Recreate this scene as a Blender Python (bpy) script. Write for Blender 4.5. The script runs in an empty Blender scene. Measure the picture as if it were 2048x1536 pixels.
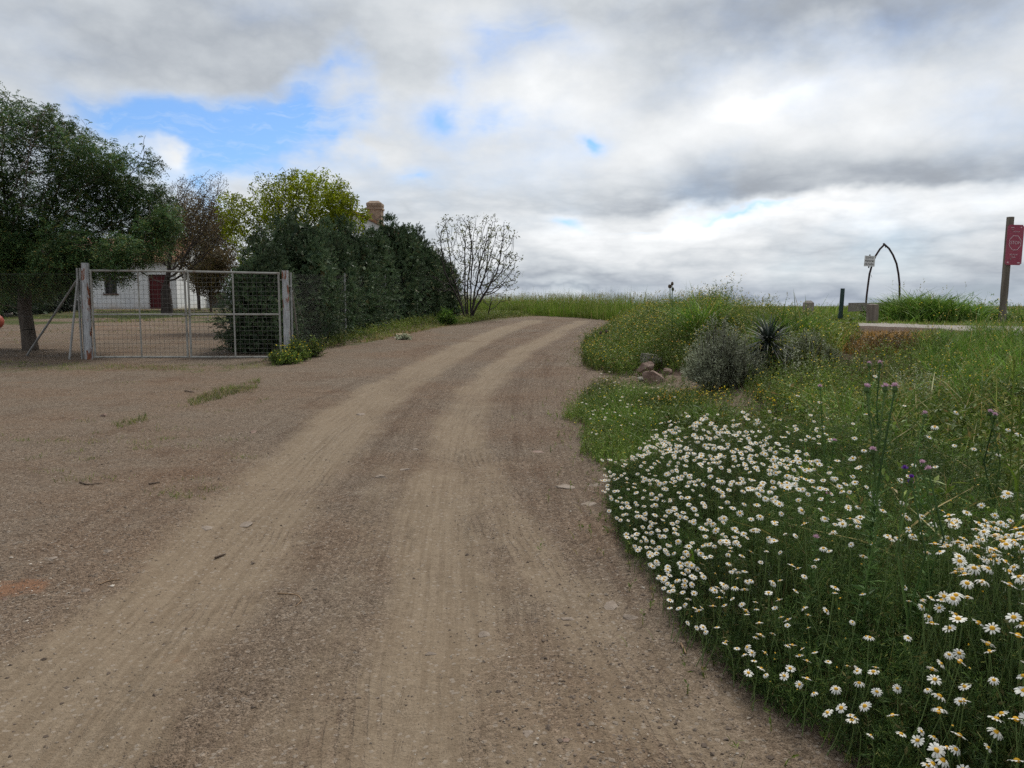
import bpy, math
import numpy as np
rng = np.random.default_rng(11)
sc = bpy.context.scene
COL = sc.collection
R = math.radians

# ------------------------------------------------------------------ camera geometry
EYE = np.array([0., 0., 1.6]); F = 1530.0
TP = math.atan(156/F); CP, SP = math.cos(TP), math.sin(TP)
def ray(px, py):
    a = (px-1024)/F; b = (768-py)/F
    return np.array([a, CP+b*SP, -SP+b*CP])
def proj(x, y, z):
    zz = z-1.6
    dep = np.maximum(y*CP-zz*SP, 1e-3)
    return 1024+F*x/dep, 768-F*(y*SP+zz*CP)/dep

# ------------------------------------------------------------------ numpy noise
_perm = np.random.default_rng(3).random((256, 256))
def vnoise(x, y):
    xi = np.floor(x).astype(int); yi = np.floor(y).astype(int)
    fx = x-xi; fy = y-yi
    fx = fx*fx*(3-2*fx); fy = fy*fy*(3-2*fy)
    g = lambda a, b: _perm[a & 255, b & 255]
    return (g(xi, yi)*(1-fx)+g(xi+1, yi)*fx)*(1-fy)+(g(xi, yi+1)*(1-fx)+g(xi+1, yi+1)*fx)*fy
def fbm(x, y, o=4):
    s = 0; a = .5; t = 0
    for i in range(o):
        s = s+a*vnoise(x*2**i+17.3*i, y*2**i+5.1*i); t += a; a *= .5
    return s/t
def sst(a, b, x):
    t = np.clip((x-a)/(b-a), 0, 1); return t*t*(3-2*t)

# ------------------------------------------------------------------ terrain
XRY = np.array([-50, 2.0, 2.65, 2.85, 3.15, 3.5, 3.9, 4.7, 5.6, 6.6, 7.8, 9.0, 9.6, 11.6, 14.0, 15.5, 17.5, 20.6, 26, 34, 40, 60])
XRX = np.array([2.0, 1.34, 1.16, 1.03, .90, .84, .86, .74, .76, .92, .70, .90, .66, 1.18, 1.95, 1.45, 1.62, 1.9, 3.3, 4.9, 6.0, 9.])
def xr(y): return np.interp(y, XRY, XRX)
def softplus(x, k): return np.where(x*k > 30, x, np.log1p(np.exp(np.minimum(x*k, 30)))/k)
def ramp(y, cap):
    s = softplus(.033*(y-4.2), 12)
    return cap-softplus(cap-s, 9)
def Hbase(x, y):
    x = np.asarray(x, float); y = np.asarray(y, float)
    zc = ramp(y, 1.17); zl = ramp(y, 1.46); zr = 1.17*sst(3.5, 16.0, y)
    wl = sst(-1, -9, x)
    e = x-xr(y)
    wr = sst(.1, 4.2, e)*sst(40, 30, y)
    z = zc*(1-wl)+zl*wl
    return z*(1-wr)+zr*wr
def polyd(x, y, pts):
    """lateral signed distance, arclength to a polyline"""
    best = np.full(x.shape, 1e9); lat = np.zeros(x.shape); s = np.zeros(x.shape); acc = 0
    for (ax, ay), (bx, by) in zip(pts[:-1], pts[1:]):
        dx, dy = bx-ax, by-ay; L = math.hypot(dx, dy)
        t = np.clip(((x-ax)*dx+(y-ay)*dy)/L**2, 0, 1)
        d = np.hypot(x-ax-t*dx, y-ay-t*dy)
        m = d < best
        sg = np.sign((x-ax)*dy-(y-ay)*dx)
        best = np.where(m, d, best); lat = np.where(m, d*sg, lat); s = np.where(m, acc+t*L, s)
        acc += L
    return lat, s
def Pb(px, py, fn=Hbase):
    d = ray(px, py); lo = .5; t = .5
    while t < 400:
        p = EYE+d*t
        if p[2] < fn(p[0], p[1]): break
        lo = t; t *= 1.02
    hi = t
    for _ in range(30):
        m = (lo+hi)/2; p = EYE+d*m
        if p[2] < fn(p[0], p[1]): hi = m
        else: lo = m
    return EYE+d*hi
def wpath(pxs, pre=True):
    w = [tuple(Pb(a, b)[:2]) for a, b in pxs]
    if pre:
        (x0, y0), (x1, y1) = w[0], w[1]
        L = math.hypot(x1-x0, y1-y0); w.insert(0, (x0-(x1-x0)/L*6, y0-(y1-y0)/L*6))
    return w
LS = wpath([(60,1500),(200,1330),(370,1180),(480,1060),(570,960),(650,880),(720,820),(800,765),(890,715),(985,668),(1070,641)])
RS = wpath([(830,1536),(855,1300),(870,1150),(880,1040),(895,950),(915,860),(945,800),(985,745),(1040,705),(1110,668),(1165,642)])
TB = wpath([(1340,1536),(1300,1470),(1200,1310),(1110,1170),(1035,1060),(985,970),(955,900)])
TL = wpath([(300,1500),(360,1380),(450,1200),(560,1030),(640,920),(720,840)])
TM = wpath([(690,1536),(700,1350),(725,1180),(770,1030),(810,920)])
TN = wpath([(1130,1536),(1080,1350),(1040,1200),(1000,1080),(960,980)])
XROAD = [(60,-30),(12.4,11.0),(10.3,14.4),(8.55,17.9),(7.0,22.3),(5.2,28),(3.0,34),(0,39.0),(-4,43.0),(-14,47),(-60,56)]
def micro(x, y):
    f = sst(40, 10, y)
    l1, _ = polyd(x, y, LS); l2, _ = polyd(x, y, RS)
    g = np.exp(-(l1/.38)**2)+np.exp(-(l2/.30)**2)
    m = (fbm(x*.9, y*.9, 3)-.5)*.07+(fbm(x*5, y*5, 3)-.5)*.022*(1-.6*np.clip(g, 0, 1))+(fbm(x*22, y*22, 2)-.5)*.010
    return f*m*.9-.032*g*sst(45, 20, y)
def H(x, y):
    x = np.asarray(x, float); y = np.asarray(y, float)
    return Hbase(x, y)+micro(x, y)
def P(px, py):
    p = Pb(px, py, H); p[2] = H(p[0], p[1]); return p
def at(px, py, Y):
    """point on the pixel ray at ground distance Y"""
    d = ray(px, py); return EYE+d*(Y/d[1])

# ------------------------------------------------------------------ mesh building
def mesh_obj(name, V, quads=None, tris=None, mats=None, mi=None, attrs=None, smooth=False, parent=None, loc=None):
    V = np.asarray(V, np.float32).reshape(-1, 3)
    me = bpy.data.meshes.new(name)
    q = np.zeros((0, 4), int) if quads is None else np.asarray(quads, int).reshape(-1, 4)
    t = np.zeros((0, 3), int) if tris is None else np.asarray(tris, int).reshape(-1, 3)
    me.vertices.add(len(V)); me.vertices.foreach_set('co', V.ravel())
    nl = q.size+t.size; me.loops.add(nl)
    me.loops.foreach_set('vertex_index', np.concatenate([q.ravel(), t.ravel()]).astype(np.int32))
    nf = len(q)+len(t); me.polygons.add(nf)
    st = np.concatenate([np.arange(len(q))*4, q.size+np.arange(len(t))*3]).astype(np.int32)
    me.polygons.foreach_set('loop_start', st)
    if mi is not None: me.polygons.foreach_set('material_index', np.asarray(mi, np.int32))
    me.polygons.foreach_set('use_smooth', np.full(nf, smooth, bool))
    for k, a in (attrs or {}).items():
        at_ = me.attributes.new(k, 'FLOAT', 'POINT'); at_.data.foreach_set('value', np.asarray(a, np.float32))
    me.update(calc_edges=True); me.validate()
    if mats is not None:
        for m in (mats if isinstance(mats, (list, tuple)) else [mats]): me.materials.append(m)
    o = bpy.data.objects.new(name, me); COL.objects.link(o)
    if parent is not None: o.parent = parent
    if loc is not None: o.location = loc
    return o
class MB:
    def __init__(s): s.V = []; s.Q = []; s.T = []; s.n = 0; s.qm = []; s.tm = []; s.A = []
    def add(s, V, Q=None, T=None, m=0, a=0.0):
        V = np.asarray(V, float).reshape(-1, 3)
        if Q is not None and len(Q): Q = np.asarray(Q, int).reshape(-1, 4); s.Q.append(Q+s.n); s.qm.append(np.full(len(Q), m))
        if T is not None and len(T): T = np.asarray(T, int).reshape(-1, 3); s.T.append(T+s.n); s.tm.append(np.full(len(T), m))
        s.A.append(np.broadcast_to(np.asarray(a, float), (len(V),))); s.V.append(V); s.n += len(V)
    def box(s, lo, hi, m=0, rot=None, org=None):
        (a, b, c), (d, e, f) = lo, hi
        V = np.array([[a,b,c],[d,b,c],[d,e,c],[a,e,c],[a,b,f],[d,b,f],[d,e,f],[a,e,f]], float)
        if rot is not None: V = V@rot.T
        if org is not None: V = V+np.asarray(org)
        s.add(V, [[0,3,2,1],[4,5,6,7],[0,1,5,4],[1,2,6,5],[2,3,7,6],[3,0,4,7]], m=m)
    def tube(s, pts, r, n=8, m=0, caps=True, a=0.0):
        pts = np.asarray(pts, float); k = len(pts)
        r = np.broadcast_to(np.asarray(r, float), (k,))
        d = np.gradient(pts, axis=0); d /= np.linalg.norm(d, axis=1)[:, None]+1e-12
        ref = np.array([0, 0, 1.]) if abs(d[:, 2]).mean() < .8 else np.array([1., 0, 0])
        u = np.cross(d, ref); u /= np.linalg.norm(u, axis=1)[:, None]+1e-12
        v = np.cross(d, u)
        an = np.arange(n)*2*math.pi/n
        V = pts[:, None]+r[:, None, None]*(np.cos(an)[None, :, None]*u[:, None]+np.sin(an)[None, :, None]*v[:, None])
        Q = [[i*n+j, i*n+(j+1) % n, (i+1)*n+(j+1) % n, (i+1)*n+j] for i in range(k-1) for j in range(n)]
        V = V.reshape(-1, 3); T = []
        if caps:
            V = np.vstack([V, pts[:1], pts[-1:]]); b = k*n
            T = [[b, (j+1) % n, j] for j in range(n)]+[[b+1, (k-1)*n+j, (k-1)*n+(j+1) % n] for j in range(n)]
        s.add(V, Q, T, m=m, a=a)
    def segs(s, p0, p1, r0, r1, n=5, m=0):
        if len(p0) == 0: return
        d = p1-p0; L = np.linalg.norm(d, axis=1)[:, None]+1e-9; d = d/L
        ref = np.where(np.abs(d[:, 2:3]) < .9, np.array([[0, 0, 1.]]), np.array([[1., 0, 0]]))
        u = np.cross(d, ref); u /= np.linalg.norm(u, axis=1)[:, None]+1e-9; v = np.cross(d, u)
        an = np.arange(n)*2*math.pi/n; c = np.cos(an)[None, :, None]; q = np.sin(an)[None, :, None]
        A = p0[:, None]+r0[:, None, None]*(c*u[:, None]+q*v[:, None])
        B = p1[:, None]+r1[:, None, None]*(c*u[:, None]+q*v[:, None])
        V = np.concatenate([A, B], 1).reshape(-1, 3); N = len(p0)
        j = np.arange(n); b = np.stack([j, (j+1) % n, n+(j+1) % n, n+j], 1)
        Q = (np.arange(N)*2*n)[:, None, None]+b[None]
        s.add(V, Q.reshape(-1, 4), m=m)
    def leaves(s, c, d, nrm, L, W, m=0, a=0.0):
        """rhombus leaves: base c, direction d, normal nrm"""
        N = len(c)
        if N == 0: return
        d = d/(np.linalg.norm(d, axis=1)[:, None]+1e-9)
        w = np.cross(d, nrm); w /= np.linalg.norm(w, axis=1)[:, None]+1e-9
        up = np.cross(w, d)
        L = np.broadcast_to(np.asarray(L, float), (N,))[:, None]; W = np.broadcast_to(np.asarray(W, float), (N,))[:, None]
        mid = c+d*L*.5+up*L*.06
        V = np.stack([c, mid+w*W*.5, c+d*L, mid-w*W*.5], 1).reshape(-1, 3)
        Q = (np.arange(N)*4)[:, None]+np.arange(4)[None]
        s.add(V, Q, m=m, a=np.repeat(np.broadcast_to(np.asarray(a, float), (N,)), 4))
    def blades(s, b, h, w, lean, bend, nseg=3, m=0, a=0.0):
        """ribbon blades: base b, height h, width w, lean azimuth, bend amount (0..1)"""
        N = len(b)
        if N == 0: return
        h = np.broadcast_to(np.asarray(h, float), (N,)); w = np.broadcast_to(np.asarray(w, float), (N,))
        bend = np.broadcast_to(np.asarray(bend, float), (N,))
        dx, dy = np.cos(lean), np.sin(lean)
        th = rng.uniform(0, 2*math.pi, N); wx, wy = np.cos(th), np.sin(th)
        lv = []
        for i in range(nseg):
            t = i/nseg
            out = bend*h*(t**1.8); zz = h*t*(1-.35*bend*t)
            p = b+np.stack([dx*out, dy*out, zz], 1)
            ww = w*.5*(1-.75*t**1.5)
            o = np.stack([wx*ww, wy*ww, np.zeros(N)], 1)
            lv += [p-o, p+o]
        out = bend*h; zz = h*(1-.35*bend)
        lv.append(b+np.stack([dx*out, dy*out, zz], 1))
        k = 2*nseg+1
        V = np.stack(lv, 1).reshape(-1, 3); o = (np.arange(N)*k)[:, None]
        Q = np.concatenate([o+np.array([[2*i, 2*i+1, 2*i+3, 2*i+2]]) for i in range(nseg-1)], 0) if nseg > 1 else None
        T = o+np.array([[2*nseg-2, 2*nseg-1, 2*nseg]])
        s.add(V, Q, T, m=m, a=np.repeat(np.broadcast_to(np.asarray(a, float), (N,)), k))
    def build(s, name, mats, parent=None, smooth=False, loc=None):
        V = np.vstack(s.V)
        if loc is not None: V = V-np.asarray(loc)
        Q = np.vstack(s.Q) if s.Q else None; T = np.vstack(s.T) if s.T else None
        mi = np.concatenate((s.qm or [np.zeros(0)])+(s.tm or [np.zeros(0)]))
        return mesh_obj(name, V, Q, T, mats, mi, {'tint': np.concatenate(s.A)}, smooth, parent, loc)

def tag(o, label=None, cat=None, group=None, kind=None):
    if label: o['label'] = label
    if cat: o['category'] = cat
    if group: o['group'] = group
    if kind: o['kind'] = kind
    return o
def thing(name, label, cat, loc=(0, 0, 0), group=None, rz=0):
    o = bpy.data.objects.new(name, None); COL.objects.link(o); o.empty_display_size = .1
    o.location = loc; o.rotation_euler = (0, 0, rz)
    return tag(o, label, cat, group)
def rotz(a): c, s_ = math.cos(a), math.sin(a); return np.array([[c, -s_, 0], [s_, c, 0], [0, 0, 1.]])
def unit(v): return v/(np.linalg.norm(v, axis=-1, keepdims=True)+1e-9)
def rdir(n): return unit(rng.normal(size=(n, 3)))
def inpoly(x, y, poly):
    r = np.zeros(x.shape, bool); n = len(poly); j = n-1
    for i in range(n):
        xi, yi = poly[i]; xj, yj = poly[j]
        c = ((yi > y) != (yj > y)) & (x < (xj-xi)*(y-yi)/(yj-yi+1e-12)+xi)
        r ^= c; j = i
    return r
# ------------------------------------------------------------------ node helpers
class NT:
    def __init__(s, tree): s.t = tree; s.n = tree.nodes; s.l = tree.links
    def node(s, typ, **kw):
        n = s.n.new(typ)
        for k, v in kw.items(): setattr(n, k, v)
        return n
    def set(s, sock, v):
        if isinstance(v, bpy.types.NodeSocket): s.l.new(v, sock)
        elif v is not None:
            try: sock.default_value = v
            except Exception: sock.default_value = (*v, 1.0)
    def m(s, op, a, b=None, c=None, clamp=False):
        n = s.node('ShaderNodeMath', operation=op, use_clamp=clamp)
        for i, v in enumerate((a, b, c)):
            if v is not None: s.set(n.inputs[i], v)
        return n.outputs[0]
    def add(s, a, b): return s.m('ADD', a, b)
    def sub(s, a, b): return s.m('SUBTRACT', a, b)
    def mul(s, a, b): return s.m('MULTIPLY', a, b)
    def sm(s, x, lo, hi, a=0., b=1.):
        n = s.node('ShaderNodeMapRange', interpolation_type='SMOOTHSTEP')
        for i, v in enumerate((x, lo, hi, a, b)): s.set(n.inputs[i], v)
        return n.outputs[0]
    def noise(s, vec, scale, det=4., rough=.55, dist=0., out=0):
        n = s.node('ShaderNodeTexNoise'); s.set(n.inputs['Vector'], vec)
        n.inputs['Scale'].default_value = scale; n.inputs['Detail'].default_value = det
        n.inputs['Roughness'].default_value = rough; n.inputs['Distortion'].default_value = dist
        return n.outputs[out]
    def vor(s, vec, scale, out='Distance', feature='F1', rnd=1.):
        n = s.node('ShaderNodeTexVoronoi', feature=feature); s.set(n.inputs['Vector'], vec)
        n.inputs['Scale'].default_value = scale; n.inputs['Randomness'].default_value = rnd
        return n.outputs[out]
    def mix(s, f, a, b, blend='MIX'):
        n = s.node('ShaderNodeMix', data_type='RGBA', blend_type=blend)
        s.set(n.inputs[0], f); s.set(n.inputs[6], a); s.set(n.inputs[7], b)
        return n.outputs[2]
    def ramp(s, f, stops):
        n = s.node('ShaderNodeValToRGB'); e = n.color_ramp.elements
        while len(e) < len(stops): e.new(.5)
        for i, (p, c) in enumerate(stops): e[i].position = p; e[i].color = (*c, 1)
        s.set(n.inputs[0], f); return n.outputs[0]
    def attr(s, name): return s.node('ShaderNodeAttribute', attribute_name=name).outputs['Fac']
    def pos(s): return s.node('ShaderNodeNewGeometry').outputs['Position']
    def obj(s): return s.node('ShaderNodeTexCoord').outputs['Object']
    def vscale(s, v, sc_):
        n = s.node('ShaderNodeVectorMath', operation='MULTIPLY'); s.set(n.inputs[0], v); n.inputs[1].default_value = sc_
        return n.outputs[0]
    def bump(s, h, st=.5, dist=.01, nrm=None):
        n = s.node('ShaderNodeBump'); n.inputs['Strength'].default_value = st; n.inputs['Distance'].default_value = dist
        s.set(n.inputs['Height'], h)
        if nrm is not None: s.set(n.inputs['Normal'], nrm)
        return n.outputs[0]
def newmat(name):
    m = bpy.data.materials.new(name); m.use_nodes = True
    t = NT(m.node_tree); b = m.node_tree.nodes['Principled BSDF']
    return m, t, b
def mat_leaf(name, stops, dry=None, trans=.25, rough=.55, clump=(.8, .58), dim=1.):
    """foliage: colour varies per leaf and per clump; 'tint' mixes to a dry colour"""
    m, t, b = newmat(name)
    def sat(c, k=1.22, gain=1.62*dim):
        l = .25*c[0]+.65*c[1]+.1*c[2]; return tuple(max(.002, (l+(v-l)*k)*gain) for v in c)
    stops = [(p_, sat(c)) for p_, c in stops]
    g = t.node('ShaderNodeNewGeometry')
    col = t.ramp(g.outputs['Random Per Island'], stops)
    n = t.noise(g.outputs['Position'], clump[0], 3.); nb = t.noise(g.outputs['Position'], clump[0]*6, 3.)
    k = t.mul(t.sm(n, .3, .7, clump[1], 2-clump[1]), t.sm(nb, .3, .7, .72, 1.28))
    n2 = t.node('ShaderNodeMix', data_type='RGBA', blend_type='MULTIPLY'); n2.inputs[0].default_value = 1
    t.set(n2.inputs[6], col)
    cc = t.node('ShaderNodeCombineColor'); [t.set(cc.inputs[i], k) for i in range(3)]
    t.set(n2.inputs[7], cc.outputs[0]); col = n2.outputs[2]
    if dry is not None: col = t.mix(t.attr('tint'), col, (*dry, 1))
    t.set(b.inputs['Base Color'], col); b.inputs['Roughness'].default_value = rough
    b.inputs['Specular IOR Level'].default_value = .25
    if trans:
        tr = t.node('ShaderNodeBsdfTranslucent'); t.set(tr.inputs[0], col)
        mx = t.node('ShaderNodeMixShader'); mx.inputs[0].default_value = trans
        t.l.new(b.outputs[0], mx.inputs[1]); t.l.new(tr.outputs[0], mx.inputs[2])
        t.l.new(mx.outputs[0], m.node_tree.nodes['Material Output'].inputs[0])
    return m
def mat_noise(name, stops, scale=8., det=5., rough=.8, bump=.3, bdist=.01, stretch=(1, 1, 1), metal=0., obj=True, spec=.3):
    m, t, b = newmat(name)
    v = t.vscale(t.obj() if obj else t.pos(), stretch)
    n = t.noise(v, scale, det, .6)
    t.set(b.inputs['Base Color'], t.ramp(n, stops))
    b.inputs['Roughness'].default_value = rough; b.inputs['Metallic'].default_value = metal
    b.inputs['Specular IOR Level'].default_value = spec
    if bump: t.set(b.inputs['Normal'], t.bump(t.noise(v, scale*2.5, det, .65), bump, bdist))
    return m

M = {}
M['bark'] = mat_noise('bark', [(.3, (.045, .035, .028)), (.7, (.13, .105, .085))], 14, bump=.8, bdist=.02, stretch=(1, 1, .25))
M['bark_dark'] = mat_noise('bark_dark', [(.3, (.020, .015, .013)), (.7, (.055, .042, .036))], 14, bump=.6, bdist=.02, stretch=(1, 1, .3))
M['twig_brown'] = mat_noise('twig_brown', [(.3, (.05, .033, .024)), (.7, (.12, .085, .06))], 6, bump=.3)
M['twig_grey'] = mat_noise('twig_grey', [(.3, (.022, .017, .016)), (.7, (.060, .047, .043))], 6, bump=.3)
M['acacia'] = mat_leaf('acacia_leaf', [(0, (.028, .052, .026)), (.5, (.048, .082, .037)), (.85, (.078, .112, .044)), (1, (.13, .105, .04))], trans=.3, dim=.88)
M['cypress'] = mat_leaf('cypress_leaf', [(0, (.030, .049, .029)), (.5, (.055, .082, .045)), (.93, (.094, .125, .070)), (1, (.10, .08, .045))], trans=.18, dim=.74)
M['evergreen'] = mat_leaf('evergreen_leaf', [(0, (.009, .016, .010)), (.6, (.016, .026, .015)), (1, (.025, .036, .02))], trans=.1, dim=.85)
M['lime'] = mat_leaf('lime_leaf', [(0, (.075, .100, .014)), (.5, (.13, .155, .024)), (1, (.20, .215, .045))], trans=.4)
M['rust_leaf'] = mat_leaf('rust_leaf', [(0, (.034, .026, .016)), (.45, (.058, .043, .026)), (.75, (.056, .056, .022)), (1, (.12, .075, .032))], trans=.25)
M['tuft_leaf'] = mat_leaf('tuft_leaf', [(0, (.045, .055, .035)), (.6, (.10, .11, .06)), (1, (.17, .17, .10))], trans=.3)
M['grass'] = mat_leaf('grass_blade', [(0, (.030, .062, .015)), (.45, (.056, .104, .024)), (.8, (.092, .148, .038)), (1, (.16, .205, .075))], dry=(.36, .27, .10), trans=.3)
M['grass_olive'] = mat_leaf('grass_olive', [(0, (.038, .058, .015)), (.5, (.070, .096, .026)), (1, (.14, .155, .055))], dry=(.34, .25, .10), trans=.3)
M['field'] = mat_leaf('field_grass', [(0, (.045, .080, .016)), (.5, (.080, .125, .028)), (1, (.15, .175, .06))], dry=(.33, .26, .11), trans=.3, clump=(.35, .65))
M['chamomile'] = mat_leaf('chamomile_leaf', [(0, (.018, .035, .012)), (.5, (.032, .054, .018)), (.9, (.066, .096, .032)), (1, (.13, .13, .05))], dry=(.14, .10, .04), trans=.2)
M['herb'] = mat_leaf('herb_leaf', [(0, (.034, .058, .016)), (.5, (.064, .094, .026)), (1, (.12, .145, .05))], dry=(.25, .17, .06), trans=.25)
M['silver'] = mat_leaf('silver_leaf', [(0, (.12, .13, .088)), (.5, (.20, .215, .155)), (1, (.30, .315, .24))], trans=.15, dim=.9)
M['yucca'] = mat_leaf('spiky_leaf', [(0, (.022, .030, .024)), (.6, (.042, .054, .044)), (1, (.10, .11, .095))], trans=.05, dim=.72)
M['dryorange'] = mat_leaf('dry_grass', [(0, (.13, .075, .028)), (.5, (.22, .135, .05)), (1, (.32, .21, .09))], dry=(.07, .06, .03), trans=.3)
M['straw'] = mat_leaf('straw', [(0, (.25, .19, .09)), (.5, (.36, .29, .15)), (1, (.46, .38, .22))], trans=.3)
def flat(name, col, rough=.6, spec=.3, var=.12, scale=40.):
    m, t, b = newmat(name); n = t.noise(t.obj(), scale, 3.)
    lo = tuple(c*(1-var) for c in col); hi = tuple(min(1, c*(1+var)) for c in col)
    t.set(b.inputs['Base Color'], t.ramp(n, [(.3, lo), (.7, hi)])); b.inputs['Roughness'].default_value = rough
    b.inputs['Specular IOR Level'].default_value = spec; return m
def petal(name, col, trans=.3):
    m, t, b = newmat(name); g = t.node('ShaderNodeNewGeometry')
    c2 = tuple(c*.82 for c in col)
    c = t.ramp(g.outputs['Random Per Island'], [(0, c2), (1, col)])
    t.set(b.inputs['Base Color'], c); b.inputs['Roughness'].default_value = .6; b.inputs['Specular IOR Level'].default_value = .2
    tr = t.node('ShaderNodeBsdfTranslucent'); t.set(tr.inputs[0], c)
    mx = t.node('ShaderNodeMixShader'); mx.inputs[0].default_value = trans
    t.l.new(b.outputs[0], mx.inputs[1]); t.l.new(tr.outputs[0], mx.inputs[2])
    t.l.new(mx.outputs[0], m.node_tree.nodes['Material Output'].inputs[0]); return m
M['petal'] = petal('daisy_petal', (.86, .86, .80))
M['disc'] = petal('daisy_disc', (.72, .40, .025), .05)
M['stem'] = petal('flower_stem', (.13, .19, .06), .15)
M['yellow'] = petal('yellow_petal', (.72, .55, .03))
M['orange'] = petal('orange_petal', (.62, .30, .02))
M['pink'] = petal('thistle_pink', (.66, .44, .56))
M['purple'] = petal('purple_petal', (.20, .06, .42))
M['thistle'] = mat_leaf('thistle_leaf', [(0, (.026, .050, .018)), (1, (.062, .095, .036))], trans=.2)
M['steel'] = mat_noise('galvanised_steel', [(.3, (.19, .19, .185)), (.7, (.33, .33, .32))], 9, rough=.5, bump=.1, metal=.35)
M['gate_paint'] = mat_noise('worn_grey_paint', [(.25, (.13, .085, .06)), (.42, (.23, .225, .205)), (.8, (.35, .345, .32))], 7, rough=.6, bump=.2)
M['wire'] = mat_noise('wire', [(.3, (.075, .072, .068)), (.7, (.14, .135, .125))], 5, rough=.6, bump=0, metal=.3)
M['green_post'] = mat_noise('green_paint', [(.25, (.012, .026, .026)), (.7, (.028, .055, .052))], 6, rough=.5, bump=.15)
M['wood'] = mat_noise('weathered_wood', [(.3, (.085, .068, .055)), (.55, (.165, .138, .112)), (.8, (.245, .212, .178))], 10, bump=.6, stretch=(1, 1, .12))
M['tanwood'] = mat_noise('tan_wood', [(.3, (.16, .10, .055)), (.8, (.30, .20, .12))], 10, bump=.4, stretch=(1, 1, .15))
M['rustpipe'] = mat_noise('rusty_pipe', [(.3, (.020, .014, .017)), (.7, (.06, .035, .035))], 12, rough=.7, bump=.3)
M['signred'] = mat_noise('faded_red_sign', [(.25, (.25, .036, .070)), (.75, (.34, .070, .105))], 3, rough=.4, bump=0)
M['signwhite'] = flat('sign_white', (.62, .60, .60), .5)
M['signtext'] = flat('sign_text_pink', (.62, .46, .50), .5)
M['black'] = flat('black_paint', (.03, .03, .032), .6)
M['brick'] = None
M['concrete'] = mat_noise('lichened_concrete', [(.25, (.10, .085, .075)), (.5, (.22, .19, .165)), (.8, (.36, .33, .29))], 9, det=8, bump=.7, bdist=.015)
M['darkconc'] = mat_noise('dark_concrete', [(.25, (.07, .068, .068)), (.8, (.14, .135, .13))], 4, bump=.3)
M['rock'] = mat_noise('red_brown_rock', [(.25, (.085, .052, .042)), (.5, (.20, .135, .105)), (.8, (.36, .29, .24))], 5, det=9, bump=.9, bdist=.03)
M['rock_tan'] = mat_noise('tan_rock', [(.25, (.20, .14, .085)), (.5, (.33, .26, .17)), (.8, (.44, .39, .31))], 6, det=9, bump=.9, bdist=.03)
M['rock_grey'] = mat_noise('grey_rock', [(.25, (.14, .12, .105)), (.5, (.24, .215, .19)), (.8, (.36, .335, .30))], 7, det=9, bump=.9, bdist=.02)
M['rock_dusty'] = mat_noise('dusty_stone', [(.25, (.14, .108, .082)), (.5, (.215, .172, .136)), (.8, (.30, .255, .215))], 7, det=9, bump=.9, bdist=.02)
M['redball'] = mat_noise('red_orange_skin', [(.3, (.20, .022, .018)), (.7, (.36, .085, .045))], 3, rough=.5, bump=.1)
M['doorred'] = mat_noise('dark_red_door', [(.3, (.075, .014, .016)), (.7, (.12, .022, .024))], 6, bump=.2, stretch=(1, 1, .15))
M['dark'] = flat('window_dark', (.014, .012, .012), .25, .5)
M['sill'] = flat('brick_sill', (.13, .08, .065), .8)
def white_wall():
    m, t, b = newmat('whitewash'); v = t.pos()
    n = t.noise(v, 1.1, 6., .6); z = t.node('ShaderNodeSeparateXYZ'); t.set(z.inputs[0], v)
    st = t.mul(t.sm(z.outputs[2], 1.35, 2.0, 1., 0.), t.sm(n, .35, .6))
    c = t.mix(t.sm(n, .3, .75), (.66, .67, .68, 1), (.80, .80, .80, 1)); c = t.mix(t.mul(st, .75), c, (.48, .40, .32, 1))
    t.set(b.inputs['Base Color'], c); b.inputs['Roughness'].default_value = .9
    t.set(b.inputs['Normal'], t.bump(t.noise(v, 14., 5.), .4, .02)); return m
M['white'] = white_wall()
def tile_roof():
    m, t, b = newmat('terracotta_tiles'); v = t.obj()
    w = t.node('ShaderNodeTexWave'); t.set(w.inputs[0], v); w.inputs['Scale'].default_value = 1.6; w.bands_direction = 'X'
    n = t.noise(v, 3., 6.)
    c = t.ramp(n, [(.25, (.17, .085, .05)), (.5, (.30, .15, .08)), (.8, (.42, .27, .17))])
    t.set(b.inputs['Base Color'], c); b.inputs['Roughness'].default_value = .9
    t.set(b.inputs['Normal'], t.bump(w.outputs[1], 1., .08)); return m
M['tiles'] = tile_roof()
def brick():
    m, t, b = newmat('old_brick'); v = t.obj()
    bk = t.node('ShaderNodeTexBrick'); 
    mp = t.node('ShaderNodeVectorMath', operation='ADD'); sp = t.node('ShaderNodeSeparateXYZ'); t.set(sp.inputs[0], v)
    cb = t.node('ShaderNodeCombineXYZ'); t.set(cb.inputs[0], t.add(sp.outputs[0], sp.outputs[1])); t.set(cb.inputs[1], sp.outputs[2])
    t.set(bk.inputs['Vector'], cb.outputs[0]); bk.inputs['Scale'].default_value = 4.2
    bk.inputs['Color1'].default_value = (.40, .28, .19, 1); bk.inputs['Color2'].default_value = (.28, .19, .125, 1); bk.inputs['Mortar'].default_value = (.33, .28, .23, 1)
    n = t.noise(v, 4., 7.)
    c = t.mix(t.sm(n, .45, .7), bk.outputs[0], (.17, .12, .09, 1))
    t.set(b.inputs['Base Color'], c); b.inputs['Roughness'].default_value = .95
    t.set(b.inputs['Normal'], t.bump(t.add(bk.outputs[1], n), .6, .03)); return m
M['brick'] = brick()
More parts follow.
